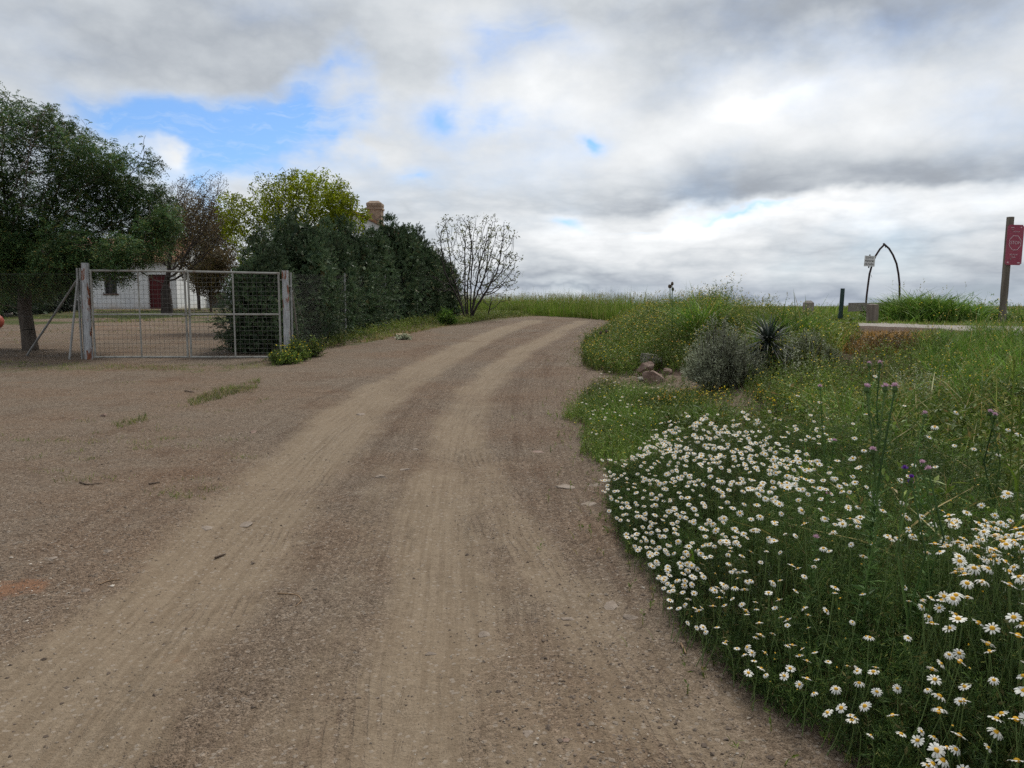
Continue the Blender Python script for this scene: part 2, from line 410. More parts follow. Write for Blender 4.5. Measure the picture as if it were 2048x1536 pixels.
def rust_post():
    m, t, b = newmat('peeling_white_post'); v = t.obj()
    n = t.noise(t.vscale(v, (1, 1, .3)), 6., 7., .65); n2 = t.noise(t.vscale(v, (3, 3, .5)), 12., 4.)
    c = t.mix(t.sm(n2, .3, .7), (.25, .255, .265, 1), (.42, .43, .44, 1))
    c = t.mix(t.sm(n, .52, .58), c, (.17, .055, .022, 1))
    t.set(b.inputs['Base Color'], c); b.inputs['Roughness'].default_value = .75
    t.set(b.inputs['Normal'], t.bump(n, .5, .02)); return m
M['rustpost'] = rust_post()
# ------------------------------------------------------------------ camera, sun, sky
cam = bpy.data.cameras.new('camera'); co = bpy.data.objects.new('camera', cam); COL.objects.link(co)
co.location = EYE; co.rotation_euler = (R(90)-TP, 0, 0)
cam.sensor_width = 36; cam.lens = 36*F/2048; cam.clip_end = 20000; cam.clip_start = .05
sc.camera = co
sc.view_settings.view_transform = 'Standard'; sc.view_settings.look = 'None'; sc.view_settings.exposure = .34; sc.view_settings.gamma = 1
sc.view_settings.use_curve_mapping = False
SUN_AZ, SUN_EL = R(28), R(54)
ld = bpy.data.lights.new('sun', 'SUN'); ld.energy = 2.5; ld.angle = R(16); ld.color = (1., .95, .87)
lo = bpy.data.objects.new('sun', ld); COL.objects.link(lo)
lo.rotation_euler = (R(90)-SUN_EL, 0, math.pi-SUN_AZ)

w = bpy.data.worlds.new('World'); sc.world = w; w.use_nodes = True
SKYTINT = (.62, .88, 1.20, 1)
HOLES = [(560, 260, 165, 70, -1.15, 12), (400, 255, 150, 36, -.62, 0), (620, 185, 60, 45, -.6), (440, 330, 120, 40, -.7), (665, 110, 34, 26, -.42),
         (905, 245, 66, 36, -.62), (1120, 278, 34, 18, -.75), (930, 120, 50, 90, -.34), (1040, 60, 45, 60, -.28), (800, 352, 55, 24, -.4),
         (1490, 430, 60, 6, -.5), (1105, 436, 40, 9, -.5), (1300, 434, 60, 4, -.35), (440, 400, 60, 40, -.6), (105, 190, 70, 26, -.3), (250, 235, 90, 30, -.45),
         (380, 330, 70, 30, .95, -14), (705, 300, 60, 50, .5), (500, 120, 240, 60, .3)]
LUM = [(1560, 205, 190, 60, .22, 12), (1545, 215, 50, 14, .12, 12), (1620, 170, 44, 12, .10, 12), (1850, 260, 280, 100, .20), (1250, 300, 260, 110, .18), (390, 345, 130, 45, .24, -14),
       (720, 330, 100, 70, .14), (1050, 190, 130, 110, .16), (940, 150, 60, 60, .08),
       (1700, 25, 420, 50, -.20), (1500, 5, 300, 30, -.10), (300, 90, 380, 70, -.10), (450, 20, 360, 40, -.08), (560, 170, 130, 45, -.05, -14),
       (2000, 540, 220, 60, -.08),
       (1420, 448, 90, 12, .16), (1700, 440, 240, 22, .14), (1150, 470, 130, 40, .10), (1400, 480, 160, 26, .10),
       (1140, 584, 260, 11, -.24), (1550, 588, 320, 10, -.22), (1400, 450, 340, 16, .10), (1250, 505, 300, 22, .08), (1130, 555, 240, 12, -.10), (1500, 545, 180, 12, .10), (1900, 575, 300, 24, -.05)]
def build_sky():
    t = NT(w.node_tree); bg = w.node_tree.nodes['Background']
    sky = t.node('ShaderNodeTexSky'); sky.sky_type = 'NISHITA'; sky.sun_disc = False
    sky.sun_elevation = SUN_EL; sky.sun_rotation = SUN_AZ; sky.air_density = 1.0; sky.dust_density = .8; sky.ozone_density = 1.2
    tc = t.node('ShaderNodeTexCoord'); d = tc.outputs['Generated']
    sp = t.node('ShaderNodeSeparateXYZ'); t.set(sp.inputs[0], d); x, y, z = sp.outputs
    az = t.mul(t.m('ARCTAN2', x, y), 180/math.pi); el = t.mul(t.m('ARCSINE', z), 180/math.pi)
    def vec(a, b, c=0.):
        n = t.node('ShaderNodeCombineXYZ'); [t.set(n.inputs[i], v) for i, v in enumerate((a, b, c))]; return n.outputs[0]
    def n2(v, scale, det, rough=.55, out=0):
        n = t.node('ShaderNodeTexNoise', noise_dimensions='2D'); t.set(n.inputs['Vector'], v)
        n.inputs['Scale'].default_value = scale; n.inputs['Detail'].default_value = det; n.inputs['Roughness'].default_value = rough
        return n.outputs[out]
    A = vec(az, el)
    def sc_(v, a, b, ox=0., oy=0.):
        n = t.node('ShaderNodeVectorMath', operation='MULTIPLY_ADD'); t.set(n.inputs[0], v)
        n.inputs[1].default_value = (a, b, 0); n.inputs[2].default_value = (ox, oy, 0); return n.outputs[0]
    # drift of the cloud edges
    wn = n2(sc_(A, .085, .13), 1., 5, .53, out=1)
    wv = t.node('ShaderNodeVectorMath', operation='MULTIPLY_ADD'); t.set(wv.inputs[0], wn); wv.inputs[1].default_value = (14, 7, 0); t.set(wv.inputs[2], A)
    AW = t.node('ShaderNodeVectorMath', operation='ADD'); t.set(AW.inputs[0], wv.outputs[0]); AW.inputs[1].default_value = (-7, -3.5, 0); AW = AW.outputs[0]
    turned = {}
    def blob(acc, px, py, sx, sy, amp, rot=0.):
        """one cloud or gap: centre and size in azimuth and elevation"""
        r = ray(px, py); a0 = math.degrees(math.atan2(r[0], r[1])); e0 = math.degrees(math.asin(r[2]/np.linalg.norm(r)))
        k = 26.7/2.3; ca, sa = math.cos(R(rot)), math.sin(R(rot))
        if rot not in turned:
            if rot == 0: turned[rot] = AW
            else:
                q = t.node('ShaderNodeVectorRotate', rotation_type='Z_AXIS'); t.set(q.inputs['Vector'], AW)
                q.inputs['Angle'].default_value = -R(rot); turned[rot] = q.outputs[0]
        ar, er = a0*ca+e0*sa, -a0*sa+e0*ca
        mp = t.node('ShaderNodeVectorMath', operation='MULTIPLY_ADD'); t.set(mp.inputs[0], turned[rot])
        mp.inputs[1].default_value = (k/sx, k/sy, 0); mp.inputs[2].default_value = (-ar*k/sx, -er*k/sy, 0)
        g = t.node('ShaderNodeTexGradient', gradient_type='QUADRATIC_SPHERE'); t.set(g.inputs[0], mp.outputs[0])
        return t.m('MULTIPLY_ADD', g.outputs['Fac'], amp*1.12, acc)
    def total(items, base):
        s = base
        for i in items: s = blob(s, *i)
        return s
    puff = n2(sc_(A, .085, .15, 3., 1.), 1., 7, .54)
    puff2 = n2(sc_(A, .13, .42, 9., 4.), 1., 6, .55)
    # cover: 1 = cloud, 0 = open blue
    holes = HOLES
    cov = total(holes, .82)
    cov = t.m('MULTIPLY_ADD', t.sub(puff, .5), .8, cov)
    cov = t.sm(cov, .0, .90)
    b = total(LUM, .555)
    sa = t.node('ShaderNodeSeparateXYZ'); t.set(sa.inputs[0], AW)
    dl = t.sub(t.add(t.mul(sa.outputs[1], .55), t.mul(el, .45)), 7.0)        # a long flat-based bank of cloud
    b = t.m('MULTIPLY_ADD', t.mul(t.sm(dl, -.12, .45), t.sm(dl, 4.6, .5)), t.sm(az, -2., 16., 0., -.26), b)
    b = t.m('MULTIPLY_ADD', t.mul(t.sm(dl, .1, -.4), t.sm(dl, -4.2, -.5)), t.sm(az, -6., 6., 0., .13), b)
    low = t.sm(el, 12., 6., 0., 1.)
    b = t.add(b, t.mul(t.mul(t.sub(t.m('ABSOLUTE', t.m('MULTIPLY_ADD', puff2, 2., -1.)), .22), low), .42))
    band = n2(sc_(A, .05, .62, 2., 7.), 1., 4, .55)
    b = t.add(b, t.mul(t.mul(t.sub(band, .5), t.sm(el, 6.5, 3.5, 0., 1.)), .34))
    pf = t.m('ABSOLUTE', t.m('MULTIPLY_ADD', n2(sc_(A, .10, .17, 13., 5.), 1., 7, .56), 2., -1.))
    b = t.add(b, t.mul(t.sub(puff, .5), t.m('MULTIPLY_ADD', low, -.12, .22))); b = t.add(b, t.mul(t.sub(pf, .2), t.m('MULTIPLY_ADD', low, -.22, .26)))
    # a cloud is thinner and so brighter towards its rim
    b = t.m('MULTIPLY_ADD', t.mul(cov, t.sub(1., cov)), .22, b)
    col = t.ramp(b, [(.12, (.190, .205, .235)), (.35, (.330, .360, .400)), (.52, (.495, .525, .555)), (.68, (.635, .655, .672)), (.85, (.77, .785, .795)), (1., (.90, .925, .935))])
    hz = t.sm(el, 3.0, -.5, 0., .45)
    col = t.mix(hz, col, (.25, .30, .40, 1))
    S = .1
    sk = t.mix(1., sky.outputs[0], SKYTINT, 'MULTIPLY')
    cl = t.mix(1., col, (1/S, 1/S, 1/S, 1), 'MULTIPLY')
    cirrus = t.sm(n2(sc_(AW, .3, 1.3), 1., 4, .6), .48, .75, .04, .26)
    sk = t.mix(cirrus, sk, (6.2, 6.8, 7.4, 1))
    t.set(bg.inputs[0], t.mix(cov, sk, cl)); bg.inputs[1].default_value = S
build_sky()
w.cycles.sampling_method = 'MANUAL'; w.cycles.sample_map_resolution = 256
# ------------------------------------------------------------------ ground: one sheet to the horizon
def spaced(segs):
    out = [segs[0][0]]
    for a, b, st in segs: out += list(np.linspace(a, b, max(2, int(round((b-a)/st))+1))[1:])
    return np.array(out)
def geo(a, b, n): return list(np.geomspace(a, b, n)[1:])
gx = spaced([(-22, -9, .25), (-9, -4, .085), (-4, 3.2, .042), (3.2, 7, .09), (7, 22, .25)])
gx = np.concatenate([[-v for v in geo(22, 4500, 34)][::-1], gx, geo(22, 4500, 34)])
gy = spaced([(-4, 1.2, .2), (1.2, 9, .042), (9, 16, .085), (16, 26, .14), (26, 60, .4)])
gy = np.concatenate([[-v for v in geo(4, 300, 12)][::-1], gy, geo(60, 6000, 36)])
X, Y = np.meshgrid(gx, gy); nx, ny = len(gx), len(gy)
Z = H(X, Y)
pxg, pyg = proj(X, Y, Z)
def strip(path, w, soft=.5, x=X, y=Y):
    l, s = polyd(x, y, path); l = l+(fbm(s*.7+x*.1, l*0+3.3, 3)-.5)*.28
    return sst(w*(1+soft), w*(1-soft), np.abs(l))
dust = np.maximum.reduce([strip(LS, .46, .6), strip(RS, .33, .7)*.95, strip(TB, .22, .6)*.75, strip(TL, .20, .6)*.35, strip(TM, .25, .6)*.45, strip(TN, .20, .7)*.5])
dust *= np.clip(.45+1.1*fbm(X*1.1+4, Y*.8, 3), 0, 1)
near = sst(4.6, 2.4, Y)*sst(-1.9, -.6, X)*sst(1.5, .7, X)
dust = np.maximum(dust, near*(.45+.3*fbm(X*2, Y, 3)))
lt, ls = X*0, X*0; tm = X*0
for path, w, k in ((TL, .24, 1.), (TM, .28, .9), (TB, .26, 1.), (TN, .24, .8), (RS, .26, .55), (LS, .34, .35)):
    l, s = polyd(X, Y, path); mm = sst(w, w*.6, np.abs(l))*k
    sel = mm > tm; tm = np.where(sel, mm, tm); lt = np.where(sel, l, lt); ls = np.where(sel, s, ls)
veg = sst(-.12, .25, X-xr(Y)+(fbm(X*3, Y*3, 3)-.5)*.35)
bare = inpoly(pxg, pyg, [(1175, 738), (1290, 745), (1440, 760), (1560, 790), (1500, 830), (1330, 815), (1180, 800)]) & (Y > 5)
veg = veg*(1-.8*bare)
road, _ = polyd(X, Y, XROAD); road = sst(1.75, 1.5, np.abs(road)+(fbm(X, Y, 2)-.5)*.4)*(.22+.78*sst(4.6, 7.0, X))
# grass beyond the road and in the yard, red soil by the hedge
field = np.maximum(sst(.0, 1.2, Y-np.interp(X, [-40, -14, -4, 0, 3, 5.2, 7, 8.5, 10.3, 12.4, 30], [53, 48.5, 45, 41.4, 36.5, 31, 25, 20, 16, 12.6, 5])), 0)*sst(-7, -5, X)
field = np.maximum(field, sst(60, 90, Y))
yard = sst(-7.5, -9, X-.1*(30-Y))*sst(28, 34, Y)*.8+sst(-6.5, -7.2, X)*sst(24, 34, Y)*.4
band = inpoly(pxg, pyg, [(-400, 716), (60, 722), (330, 730), (540, 722), (560, 735), (420, 748), (200, 742), (-400, 760)])*(Y > 3)
verge = inpoly(pxg, pyg, [(630, 700), (760, 668), (900, 640), (960, 626), (1090, 632), (960, 646), (860, 660), (720, 690)])*(Y > 10)
plat, plen = polyd(X, Y, RS)
green = np.clip(np.maximum.reduce([field, yard*np.clip(2.2*fbm(X*.35, Y*.35, 4)-.45, 0, 1), band*.42, verge*.5]), 0, 1)*(1-road)
red = np.clip(inpoly(pxg, pyg, [(-60, 1165), (120, 1150), (90, 1190), (-60, 1215)])*.8+inpoly(pxg, pyg, [(680, 690), (780, 668), (900, 648), (1000, 640), (880, 655), (760, 680)])*.9*(Y > 8)
    +inpoly(pxg, pyg, [(150, 652), (330, 648), (330, 656), (150, 658)])*.55*(Y > 8), 0, 1)
def relax(a, n=2):
    for _ in range(n):
        b = np.pad(a.astype(float), 1, mode='edge'); a = (b[1:-1, 1:-1]*2+b[:-2, 1:-1]+b[2:, 1:-1]+b[1:-1, :-2]+b[1:-1, 2:])/6
    return a
red = relax(red, 4); green = relax(green, 2); veg = relax(veg, 1)

def ground_mat():
    m, t, b = newmat('gravel_earth'); p = t.pos()
    A = {k: t.attr(k) for k in ('dust', 'lat', 'len', 'tread', 'veg', 'road', 'green', 'red', 'plat', 'plen')}
    n0 = t.noise(p, .55, 4.); n1 = t.noise(p, 3.2, 5., .6); n2 = t.noise(p, 17., 5., .65); n3 = t.noise(p, 85., 3., .7)
    v1 = t.vor(p, 52., 'Color'); d1 = t.vor(p, 52.); v2 = t.vor(p, 140., 'Color'); d2 = t.vor(p, 140.)
    g1 = t.node('ShaderNodeSeparateColor'); t.set(g1.inputs[0], v1); g2 = t.node('ShaderNodeSeparateColor'); t.set(g2.inputs[0], v2)
    # dark crushed stone, each grain its own shade
    grain = t.add(t.mul(g2.outputs[0], .55), t.add(t.mul(g1.outputs[0], .30), t.mul(n3, .25)))
    gravel = t.ramp(grain, [(.12, (.062, .046, .033)), (.45, (.130, .098, .071)), (.75, (.20, .156, .116)), (1., (.31, .255, .20))])
    gravel = t.mix(t.sm(n0, .35, .7), gravel, t.mix(1., gravel, (1.0, .90, .83, 1), 'MULTIPLY'))
    gravel = t.mix(t.sm(n1, .5, .75, 0., .35), gravel, (.20, .165, .125, 1))
    fine = t.ramp(t.add(t.mul(n2, .5), t.mul(n3, .5)), [(.25, (.152, .114, .075)), (.5, (.208, .162, .112)), (.8, (.268, .216, .156))])
    # tread lines along the wheel tracks
    wob = t.add(A['lat'], t.mul(t.sub(t.noise(p, 2.2, 4.), .5), .075))
    ridg = t.m('SINE', t.mul(wob, 2*math.pi/.052))
    lug = t.m('SINE', t.add(t.mul(A['len'], 2*math.pi/.045), t.mul(t.m('ABSOLUTE', wob), 90.)))
    tr = t.mul(A['tread'], t.sm(t.noise(t.vscale(p, (1, .5, 1)), 2.6, 5.), .42, .68))
    line = t.mul(tr, t.add(t.mul(t.sm(ridg, .1, .9), .7), t.mul(t.sm(lug, .3, 1.), .25)))
    sv = t.node('ShaderNodeCombineXYZ'); t.set(sv.inputs[0], t.mul(A['plat'], 5.5)); t.set(sv.inputs[1], t.mul(A['plen'], .28))
    stk = t.noise(sv.outputs[0], 1., 6., .68); sv2 = t.vscale(sv.outputs[0], (4.5, 2.5, 1)); stk2 = t.noise(sv2, 1., 3., .6)
    gravel = t.mix(t.mul(t.sm(stk, .50, .66, 0., .6), t.sm(t.m('ABSOLUTE', A['plat']), 3.2, 2.0)), gravel, t.mix(1., gravel, (.60, .53, .49, 1), 'MULTIPLY'))
    gravel = t.mix(t.sm(t.noise(p, .95, 5., .65), .50, .68, 0., .5), gravel, t.mix(1., gravel, (.72, .60, .53, 1), 'MULTIPLY'))
    dm = t.m('ADD', A['dust'], t.mul(t.sub(n1, .5), .75)); dm = t.add(dm, t.mul(t.sub(n2, .5), .40)); dm = t.add(dm, t.add(t.mul(t.sub(stk, .5), .75), t.mul(t.sub(stk2, .5), .55)))
    dm = t.sub(t.sm(dm, .10, .95), t.mul(line, .56))
    dm = t.m('MAXIMUM', dm, 0.)
    c = t.mix(t.mul(dm, .76), gravel, fine)
    fl = t.mul(t.sm(stk2, .44, .60, 0., .42), t.sm(t.m('ABSOLUTE', A['plat']), 2.6, 1.4))
    c = t.mix(fl, c, t.mix(1., c, (.66, .62, .58, 1), 'MULTIPLY'))
    # pale stones showing through
    stone = t.mul(t.sm(g1.outputs[1], .90, .93), t.sm(d1, .62, .45)); 
    c = t.mix(t.mul(stone, .45), c, (.30, .26, .22, 1))
    rs = t.mul(t.sm(t.add(A['red'], t.add(t.mul(t.sub(n1, .5), 1.3), t.mul(t.sub(n2, .5), .8))), .42, .85), .8)
    rsp = t.mul(t.sm(t.noise(p, 1.1, 6., .7), .66, .74), .45)
    c = t.mix(t.m('MAXIMUM', rs, rsp), c, t.ramp(n2, [(.3, (.15, .072, .040)), (.7, (.26, .138, .078))]))
    soil = t.ramp(n2, [(.25, (.045, .030, .022)), (.6, (.105, .070, .050)), (.9, (.17, .125, .09))])
    c = t.mix(t.sm(t.add(A['veg'], t.mul(t.sub(n1, .5), .5)), .3, .75), c, soil)
    rd = t.ramp(t.add(t.mul(n3, .5), t.mul(n1, .5)), [(.3, (.25, .225, .195)), (.7, (.37, .34, .305))])
    c = t.mix(t.sm(t.add(A['road'], t.mul(t.sub(n1, .5), .5)), .3, .7), c, rd)
    gr = t.ramp(t.add(t.mul(n2, .6), t.mul(n0, .4)), [(.3, (.035, .048, .014)), (.55, (.068, .082, .024)), (.8, (.15, .125, .05))])
    c = t.mix(t.sm(t.add(A['green'], t.mul(t.sub(n1, .5), .9)), .35, .75), c, gr)
    t.set(b.inputs['Base Color'], c); b.inputs['Roughness'].default_value = .95; b.inputs['Specular IOR Level'].default_value = .15
    hgt = t.add(t.mul(t.sm(d1, .5, .0), t.sm(g1.outputs[2], .55, .9)), t.mul(t.sm(d2, .6, 0.), .45))
    hgt = t.mul(hgt, t.sub(1., t.mul(dm, .75)))
    hgt = t.add(hgt, t.add(t.mul(n2, .9), t.mul(n3, .35)))
    hgt = t.sub(hgt, t.mul(line, .6))
    t.set(b.inputs['Normal'], t.bump(hgt, .9, .016))
    return m
i = np.arange(ny-1)[:, None]*nx+np.arange(nx-1)[None]
Q = np.stack([i, i+1, i+nx+1, i+nx], -1).reshape(-1, 4)
go = mesh_obj('ground', np.stack([X, Y, Z], -1).reshape(-1, 3), Q, None, ground_mat(), None,
    {'dust': dust.ravel(), 'lat': lt.ravel(), 'len': ls.ravel(), 'tread': tm.ravel(), 'veg': veg.ravel(), 'road': road.ravel(), 'green': green.ravel(), 'red': red.ravel(), 'plat': plat.ravel(), 'plen': plen.ravel()}, True)
tag(go, kind='structure')

# ------------------------------------------------------------------ stones
def stone_shape(n, r=np.random.default_rng(5)):
    """n small flattened angular stones (vertices for each, 8 triangles)"""
    base = np.array([[1, 0, 0], [0, 1, 0], [-1, 0, 0], [0, -1, 0], [0, 0, 1], [0, 0, -.6]], float)
    V = base[None]*r.uniform(.6, 1.25, (n, 6, 1))+r.normal(0, .14, (n, 6, 3))
    return V, np.array([[0,1,4],[1,2,4],[2,3,4],[3,0,4],[1,0,5],[2,1,5],[3,2,5],[0,3,5]])
def gravel_field(N):
    yy = rng.uniform(0, 1, N)**1.7*13+1.6; xx = rng.uniform(-1, 1, N)*(yy*.75+1.0)
    k = (xx < xr(yy)+.25)
    xx, yy = xx[k], yy[k]
    d = np.maximum(strip(LS, .5, .5, xx, yy), strip(RS, .38, .5, xx, yy)); keep = rng.random(len(xx)) > .72*d
    keep &= rng.random(len(xx)) < np.clip(fbm(xx*.9+9, yy*.9, 3)*2.4-.55, .12, 1)
    xx, yy = xx[keep], yy[keep]; n = len(xx)
    s = np.clip(rng.lognormal(-5.3, .42, n), .0025, .016)
    V, T = stone_shape(n)
    V = V*s[:, None, None]*np.array([1, .8, .5])
    a = rng.uniform(0, 6.28, n); c, q = np.cos(a)[:, None], np.sin(a)[:, None]
    V = np.stack([V[..., 0]*c-V[..., 1]*q, V[..., 0]*q+V[..., 1]*c, V[..., 2]], -1)
    V += np.stack([xx, yy, H(xx, yy)+s*.12], -1)[:, None]
    T = (np.arange(n)*6)[:, None, None]+T[None]
    m, t, b = newmat('loose_gravel'); g = t.node('ShaderNodeNewGeometry')
    t.set(b.inputs['Base Color'], t.ramp(g.outputs['Random Per Island'], [(0, (.085, .064, .050)), (.5, (.15, .117, .092)), (.85, (.225, .185, .145)), (.93, (.30, .255, .205)), (1, (.46, .41, .35))]))
    b.inputs['Roughness'].default_value = .9; b.inputs['Specular IOR Level'].default_value = .2
    o = mesh_obj('gravel', V.reshape(-1, 3), None, T.reshape(-1, 3), m); tag(o, kind='stuff')
gravel_field(95000)

def rock_mesh(name, seed, dims, mat, flat_=1., sub=4):
    import bmesh
    r = np.random.default_rng(seed); bm = bmesh.new(); bmesh.ops.create_icosphere(bm, subdivisions=sub, radius=1)
    co_ = np.array([v.co[:] for v in bm.verts])
    for _ in range(16):                                     # split faces: cut flat facets
        nrm = unit(r.normal(size=3)*np.array([1, 1, .9])); d = r.uniform(.42, .74)
        h = co_@nrm; co_ = co_-np.maximum(h-d, 0)[:, None]*nrm
    co_ += unit(co_)*((fbm(co_[:, 0]*2.3+seed, co_[:, 1]*2.3+co_[:, 2]*2, 4)-.5)*.14)[:, None]
    co_ *= np.array(dims)*.5*1.55
    for v, c in zip(bm.verts, co_): v.co = c
    me = bpy.data.meshes.new(name); bm.to_mesh(me); bm.free(); me.materials.append(mat); return me
def rock(px, py, wpx, dims, mat, label, seed, name='stone', rz=0., sink=.36, dz=0., group=None, cat='stone', tilt=0.):
    p = P(px, py); W = wpx/F*p[1]
    dims = np.array(dims)*W
    o = bpy.data.objects.new(name, rock_mesh(name, seed, dims, mat)); COL.objects.link(o)
    o.location = (p[0], p[1]+dims[1]*.3, p[2]+dims[2]*(.5-sink)+dz); o.rotation_euler = (tilt, tilt*.5, rz)
    return tag(o, label, cat, group)
RG = 'rocks beside the silvery bush'
rock(1300, 738, 40, (1, .8, .72), M['rock_grey'], 'rounded grey brown rock at the back of the rock heap', 1, 'rock', group=RG, dz=.12)
rock(1297, 750, 32, (1, .7, .7), M['rock'], 'pinkish rock wedged between the grey rock and the dark flat-topped one', 2, 'rock', group=RG, dz=.10)
rock(1310, 768, 40, (1, .8, 1.0), M['rock'], 'big dark red brown rock with a flat top, front of the heap', 3, 'rock', .3, group=RG)
rock(1335, 750, 27, (1, .4, .8), M['rock'], 'thin slab of purple brown stone tilted up beside the rock heap', 4, 'rock', .5, tilt=.5, group=RG)
rock(1298, 786, 32, (1, .7, .55), M['rock_tan'], 'pale tan rock low in front of the red brown rock', 5, 'rock', group=RG)
rock(1340, 788, 50, (1, .6, .36), M['rock_tan'], 'long yellowish flat rock on bare soil near the silvery bush', 6, 'rock', -.2, group=RG)
rock(1288, 762, 22, (1, .8, .6), M['rock_grey'], 'small grey stone left of the flat-topped red brown rock', 8, 'rock', group=RG)
rock(1769, 672, 9, (1, .8, .7), M['rock_tan'], 'small whitish stone on dry orange grass below the gravel road', 9, 'rock')
rock(8, 634, 26, (1, .7, .5), M['rock_grey'], 'grey stone in the yard above the red ball', 10, 'rock')
rock(350, 617, 12, (1, .8, .7), M['rock'], 'reddish stone at the corner of the white house', 12, 'rock')
SG = 'flat stones bedded in the track'
for i_, (px, py, wpx, fl, lab, mt) in enumerate([
    (1130, 975, 40, .16, 'flat brown slab at the track edge, left of the daisies', 'rock_dusty'),
    (1192, 972, 30, .2, 'smaller flat slab touching the daisy bank', 'rock_dusty'),
    (1180, 1010, 34, .14, 'thin grey slab below the two slabs by the daisies', 'rock_dusty'),
    (1265, 1238, 30, .3, 'grey stone on the dirt beside the daisies', 'rock_dusty'),
    (1225, 1215, 36, .15, 'half-buried flat grey stone at the verge', 'rock_dusty'),
    (1140, 1240, 26, .25, 'pale stone lying in a tyre track', 'rock_dusty'),
    (970, 1272, 26, .3, 'bluish pale stone in the middle of the track', 'rock_dusty'),
    (860, 1310, 18, .3, 'small pale stone in the worn wheel track', 'rock_dusty'),
    (1055, 1470, 30, .2, 'pale flat stone close to the bottom of the track', 'rock_dusty'),
    (1130, 1483, 20, .3, 'brown stone right of the pale flat one', 'rock'),
    (172, 1182, 20, .35, 'white stone lying in the dusty strip', 'rock_dusty'),
    (492, 1052, 28, .3, 'pale stone in the dusty left wheel track', 'rock_dusty'),
    (410, 1058, 30, .2, 'flat pale stone level with the dust of the left track', 'rock_dusty'),
    (505, 866, 16, .4, 'brown stone at the upper edge of the dusty track', 'rock'),
    (8, 1200, 14, .5, 'dark stone on the red soil patch', 'rock'),
    (100, 1120, 20, .3, 'grey stone among the loose stones above the red soil', 'rock_dusty'),
    (215, 1105, 18, .35, 'grey stone in the loose gravel strip', 'rock_dusty'),
    (205, 832, 14, .5, 'dark stone beside the low weeds on the gravel', 'rock'),
    (150, 840, 16, .4, 'brown stone left of the low weeds on the gravel', 'rock'),
    (720, 830, 22, .3, 'pale stone between the two wheel tracks', 'rock_dusty'),
    (810, 940, 20, .25, 'flat stone in the loose stones between the tracks', 'rock_dusty'),
    (760, 955, 24, .2, 'pale flat stone between the tracks, among small chips', 'rock_dusty'),
    (830, 900, 22, .22, 'thin stone on the edge of the right wheel track', 'rock_dusty'),
    (1075, 905, 24, .15, 'flat reddish stone right of the tyre marks', 'rock'),
    (805, 672, 34, .3, 'earth-coloured stone at the foot of the hedge', 'rock_tan'),
    (790, 676, 20, .4, 'brown stone left of the earth-coloured one by the hedge', 'rock')]):
    rock(px, py, wpx, (1, .75, fl), M[mt], lab, 30+i_, rz=(i_*1.7) % 3, sink=.55, group=SG if i_ < 24 else 'stones by the hedge')
# twigs and straw lying on the track
def stick(pts, r, mat, label, name='twig'):
    q = [P(a, b)+np.array([0, 0, r*1.2]) for a, b in pts]
    q = np.array(q); tt = np.linspace(0, 1, 14); ti = np.linspace(0, 1, len(q))
    c = np.stack([np.interp(tt, ti, q[:, k]) for k in range(3)], 1)
    for _ in range(2): c[1:-1] = (c[:-2]+2*c[1:-1]+c[2:])/4
    mb = MB(); rr = np.linspace(r, r*.55, 14)*np.random.default_rng(len(label)).uniform(.85, 1.2, 14); mb.tube(c, rr, 6)
    ori = c[0]; o = mb.build(name, mat, loc=ori, smooth=True); o.location = ori
    return tag(o, label, name, 'twigs and stalks on the ground')
stick([(555, 1188), (595, 1190), (605, 1202), (590, 1215)], .0035, M['tanwood'], 'bent dry stalk on the track', 'stalk')
stick([(160, 966), (175, 971), (205, 968)], .007, M['twig_brown'], 'curved brown twig left of the dusty track')
stick([(298, 970), (320, 966)], .008, M['twig_brown'], 'short brown twig right of the curved one')
stick([(370, 783), (388, 786)], .012, M['twig_brown'], 'short twig above the low weeds on the gravel')
stick([(1362, 1290), (1372, 1310)], .006, M['tanwood'], 'dry curled leaf stalk on the dirt beside the daisies', 'stalk')
stick([(430, 1118), (452, 1110)], .007, M['twig_brown'], 'thin twig in the dusty wheel track')
stick([(200, 1170), (215, 1163), (240, 1160)], .0035, M['tanwood'], 'pale straw beside the red soil patch', 'stalk')
# ------------------------------------------------------------------ gate, fences
RUSTG = 'gate posts'
GL = P(172, 718); GR = P(571, 716); GR[1] = GL[1]+.05
YG = GL[1]
def gpt(px, py): return at(px, py, YG)
def post_round(name, label, cat, base, top, r, mat, group=None, wob=.01, n=10, cap=True):
    ax = np.linspace(0, 1, 9)[:, None]; pts = np.asarray(base)*(1-ax)+np.asarray(top)*ax
    rr = r*(1+np.random.default_rng(int(abs(base[0])*100)).normal(0, .035, 9))
    mb = MB(); mb.tube(pts, rr, n); o = mb.build(name, mat, loc=base, smooth=False); o.location = base
    return tag(o, label, cat, group)
pl0 = np.array([gpt(173, 625)[0], YG, 0]); pl0[2] = H(pl0[0], pl0[1])-.05; plt = gpt(170, 526)
post_round('gate_post', 'thick flaking white gate post under the drooping acacia', 'post', pl0, plt, .085, M['rustpost'], RUSTG)
pr0 = np.array([gpt(572, 625)[0], YG+.02, 0]); pr0[2] = H(pr0[0], pr0[1])-.05; prt = gpt(570, 541)
post_round('gate_post', 'white gate post streaked with rust in front of the dark hedge', 'post', pr0, prt, .075, M['rustpost'], RUSTG)
gate = thing('farm_gate', 'grey double farm gate of tube frames and welded wire', 'gate', ((GL[0]+GR[0])/2, YG-.02, float(H(-7.3, YG))))
gb = np.array(gate.location)
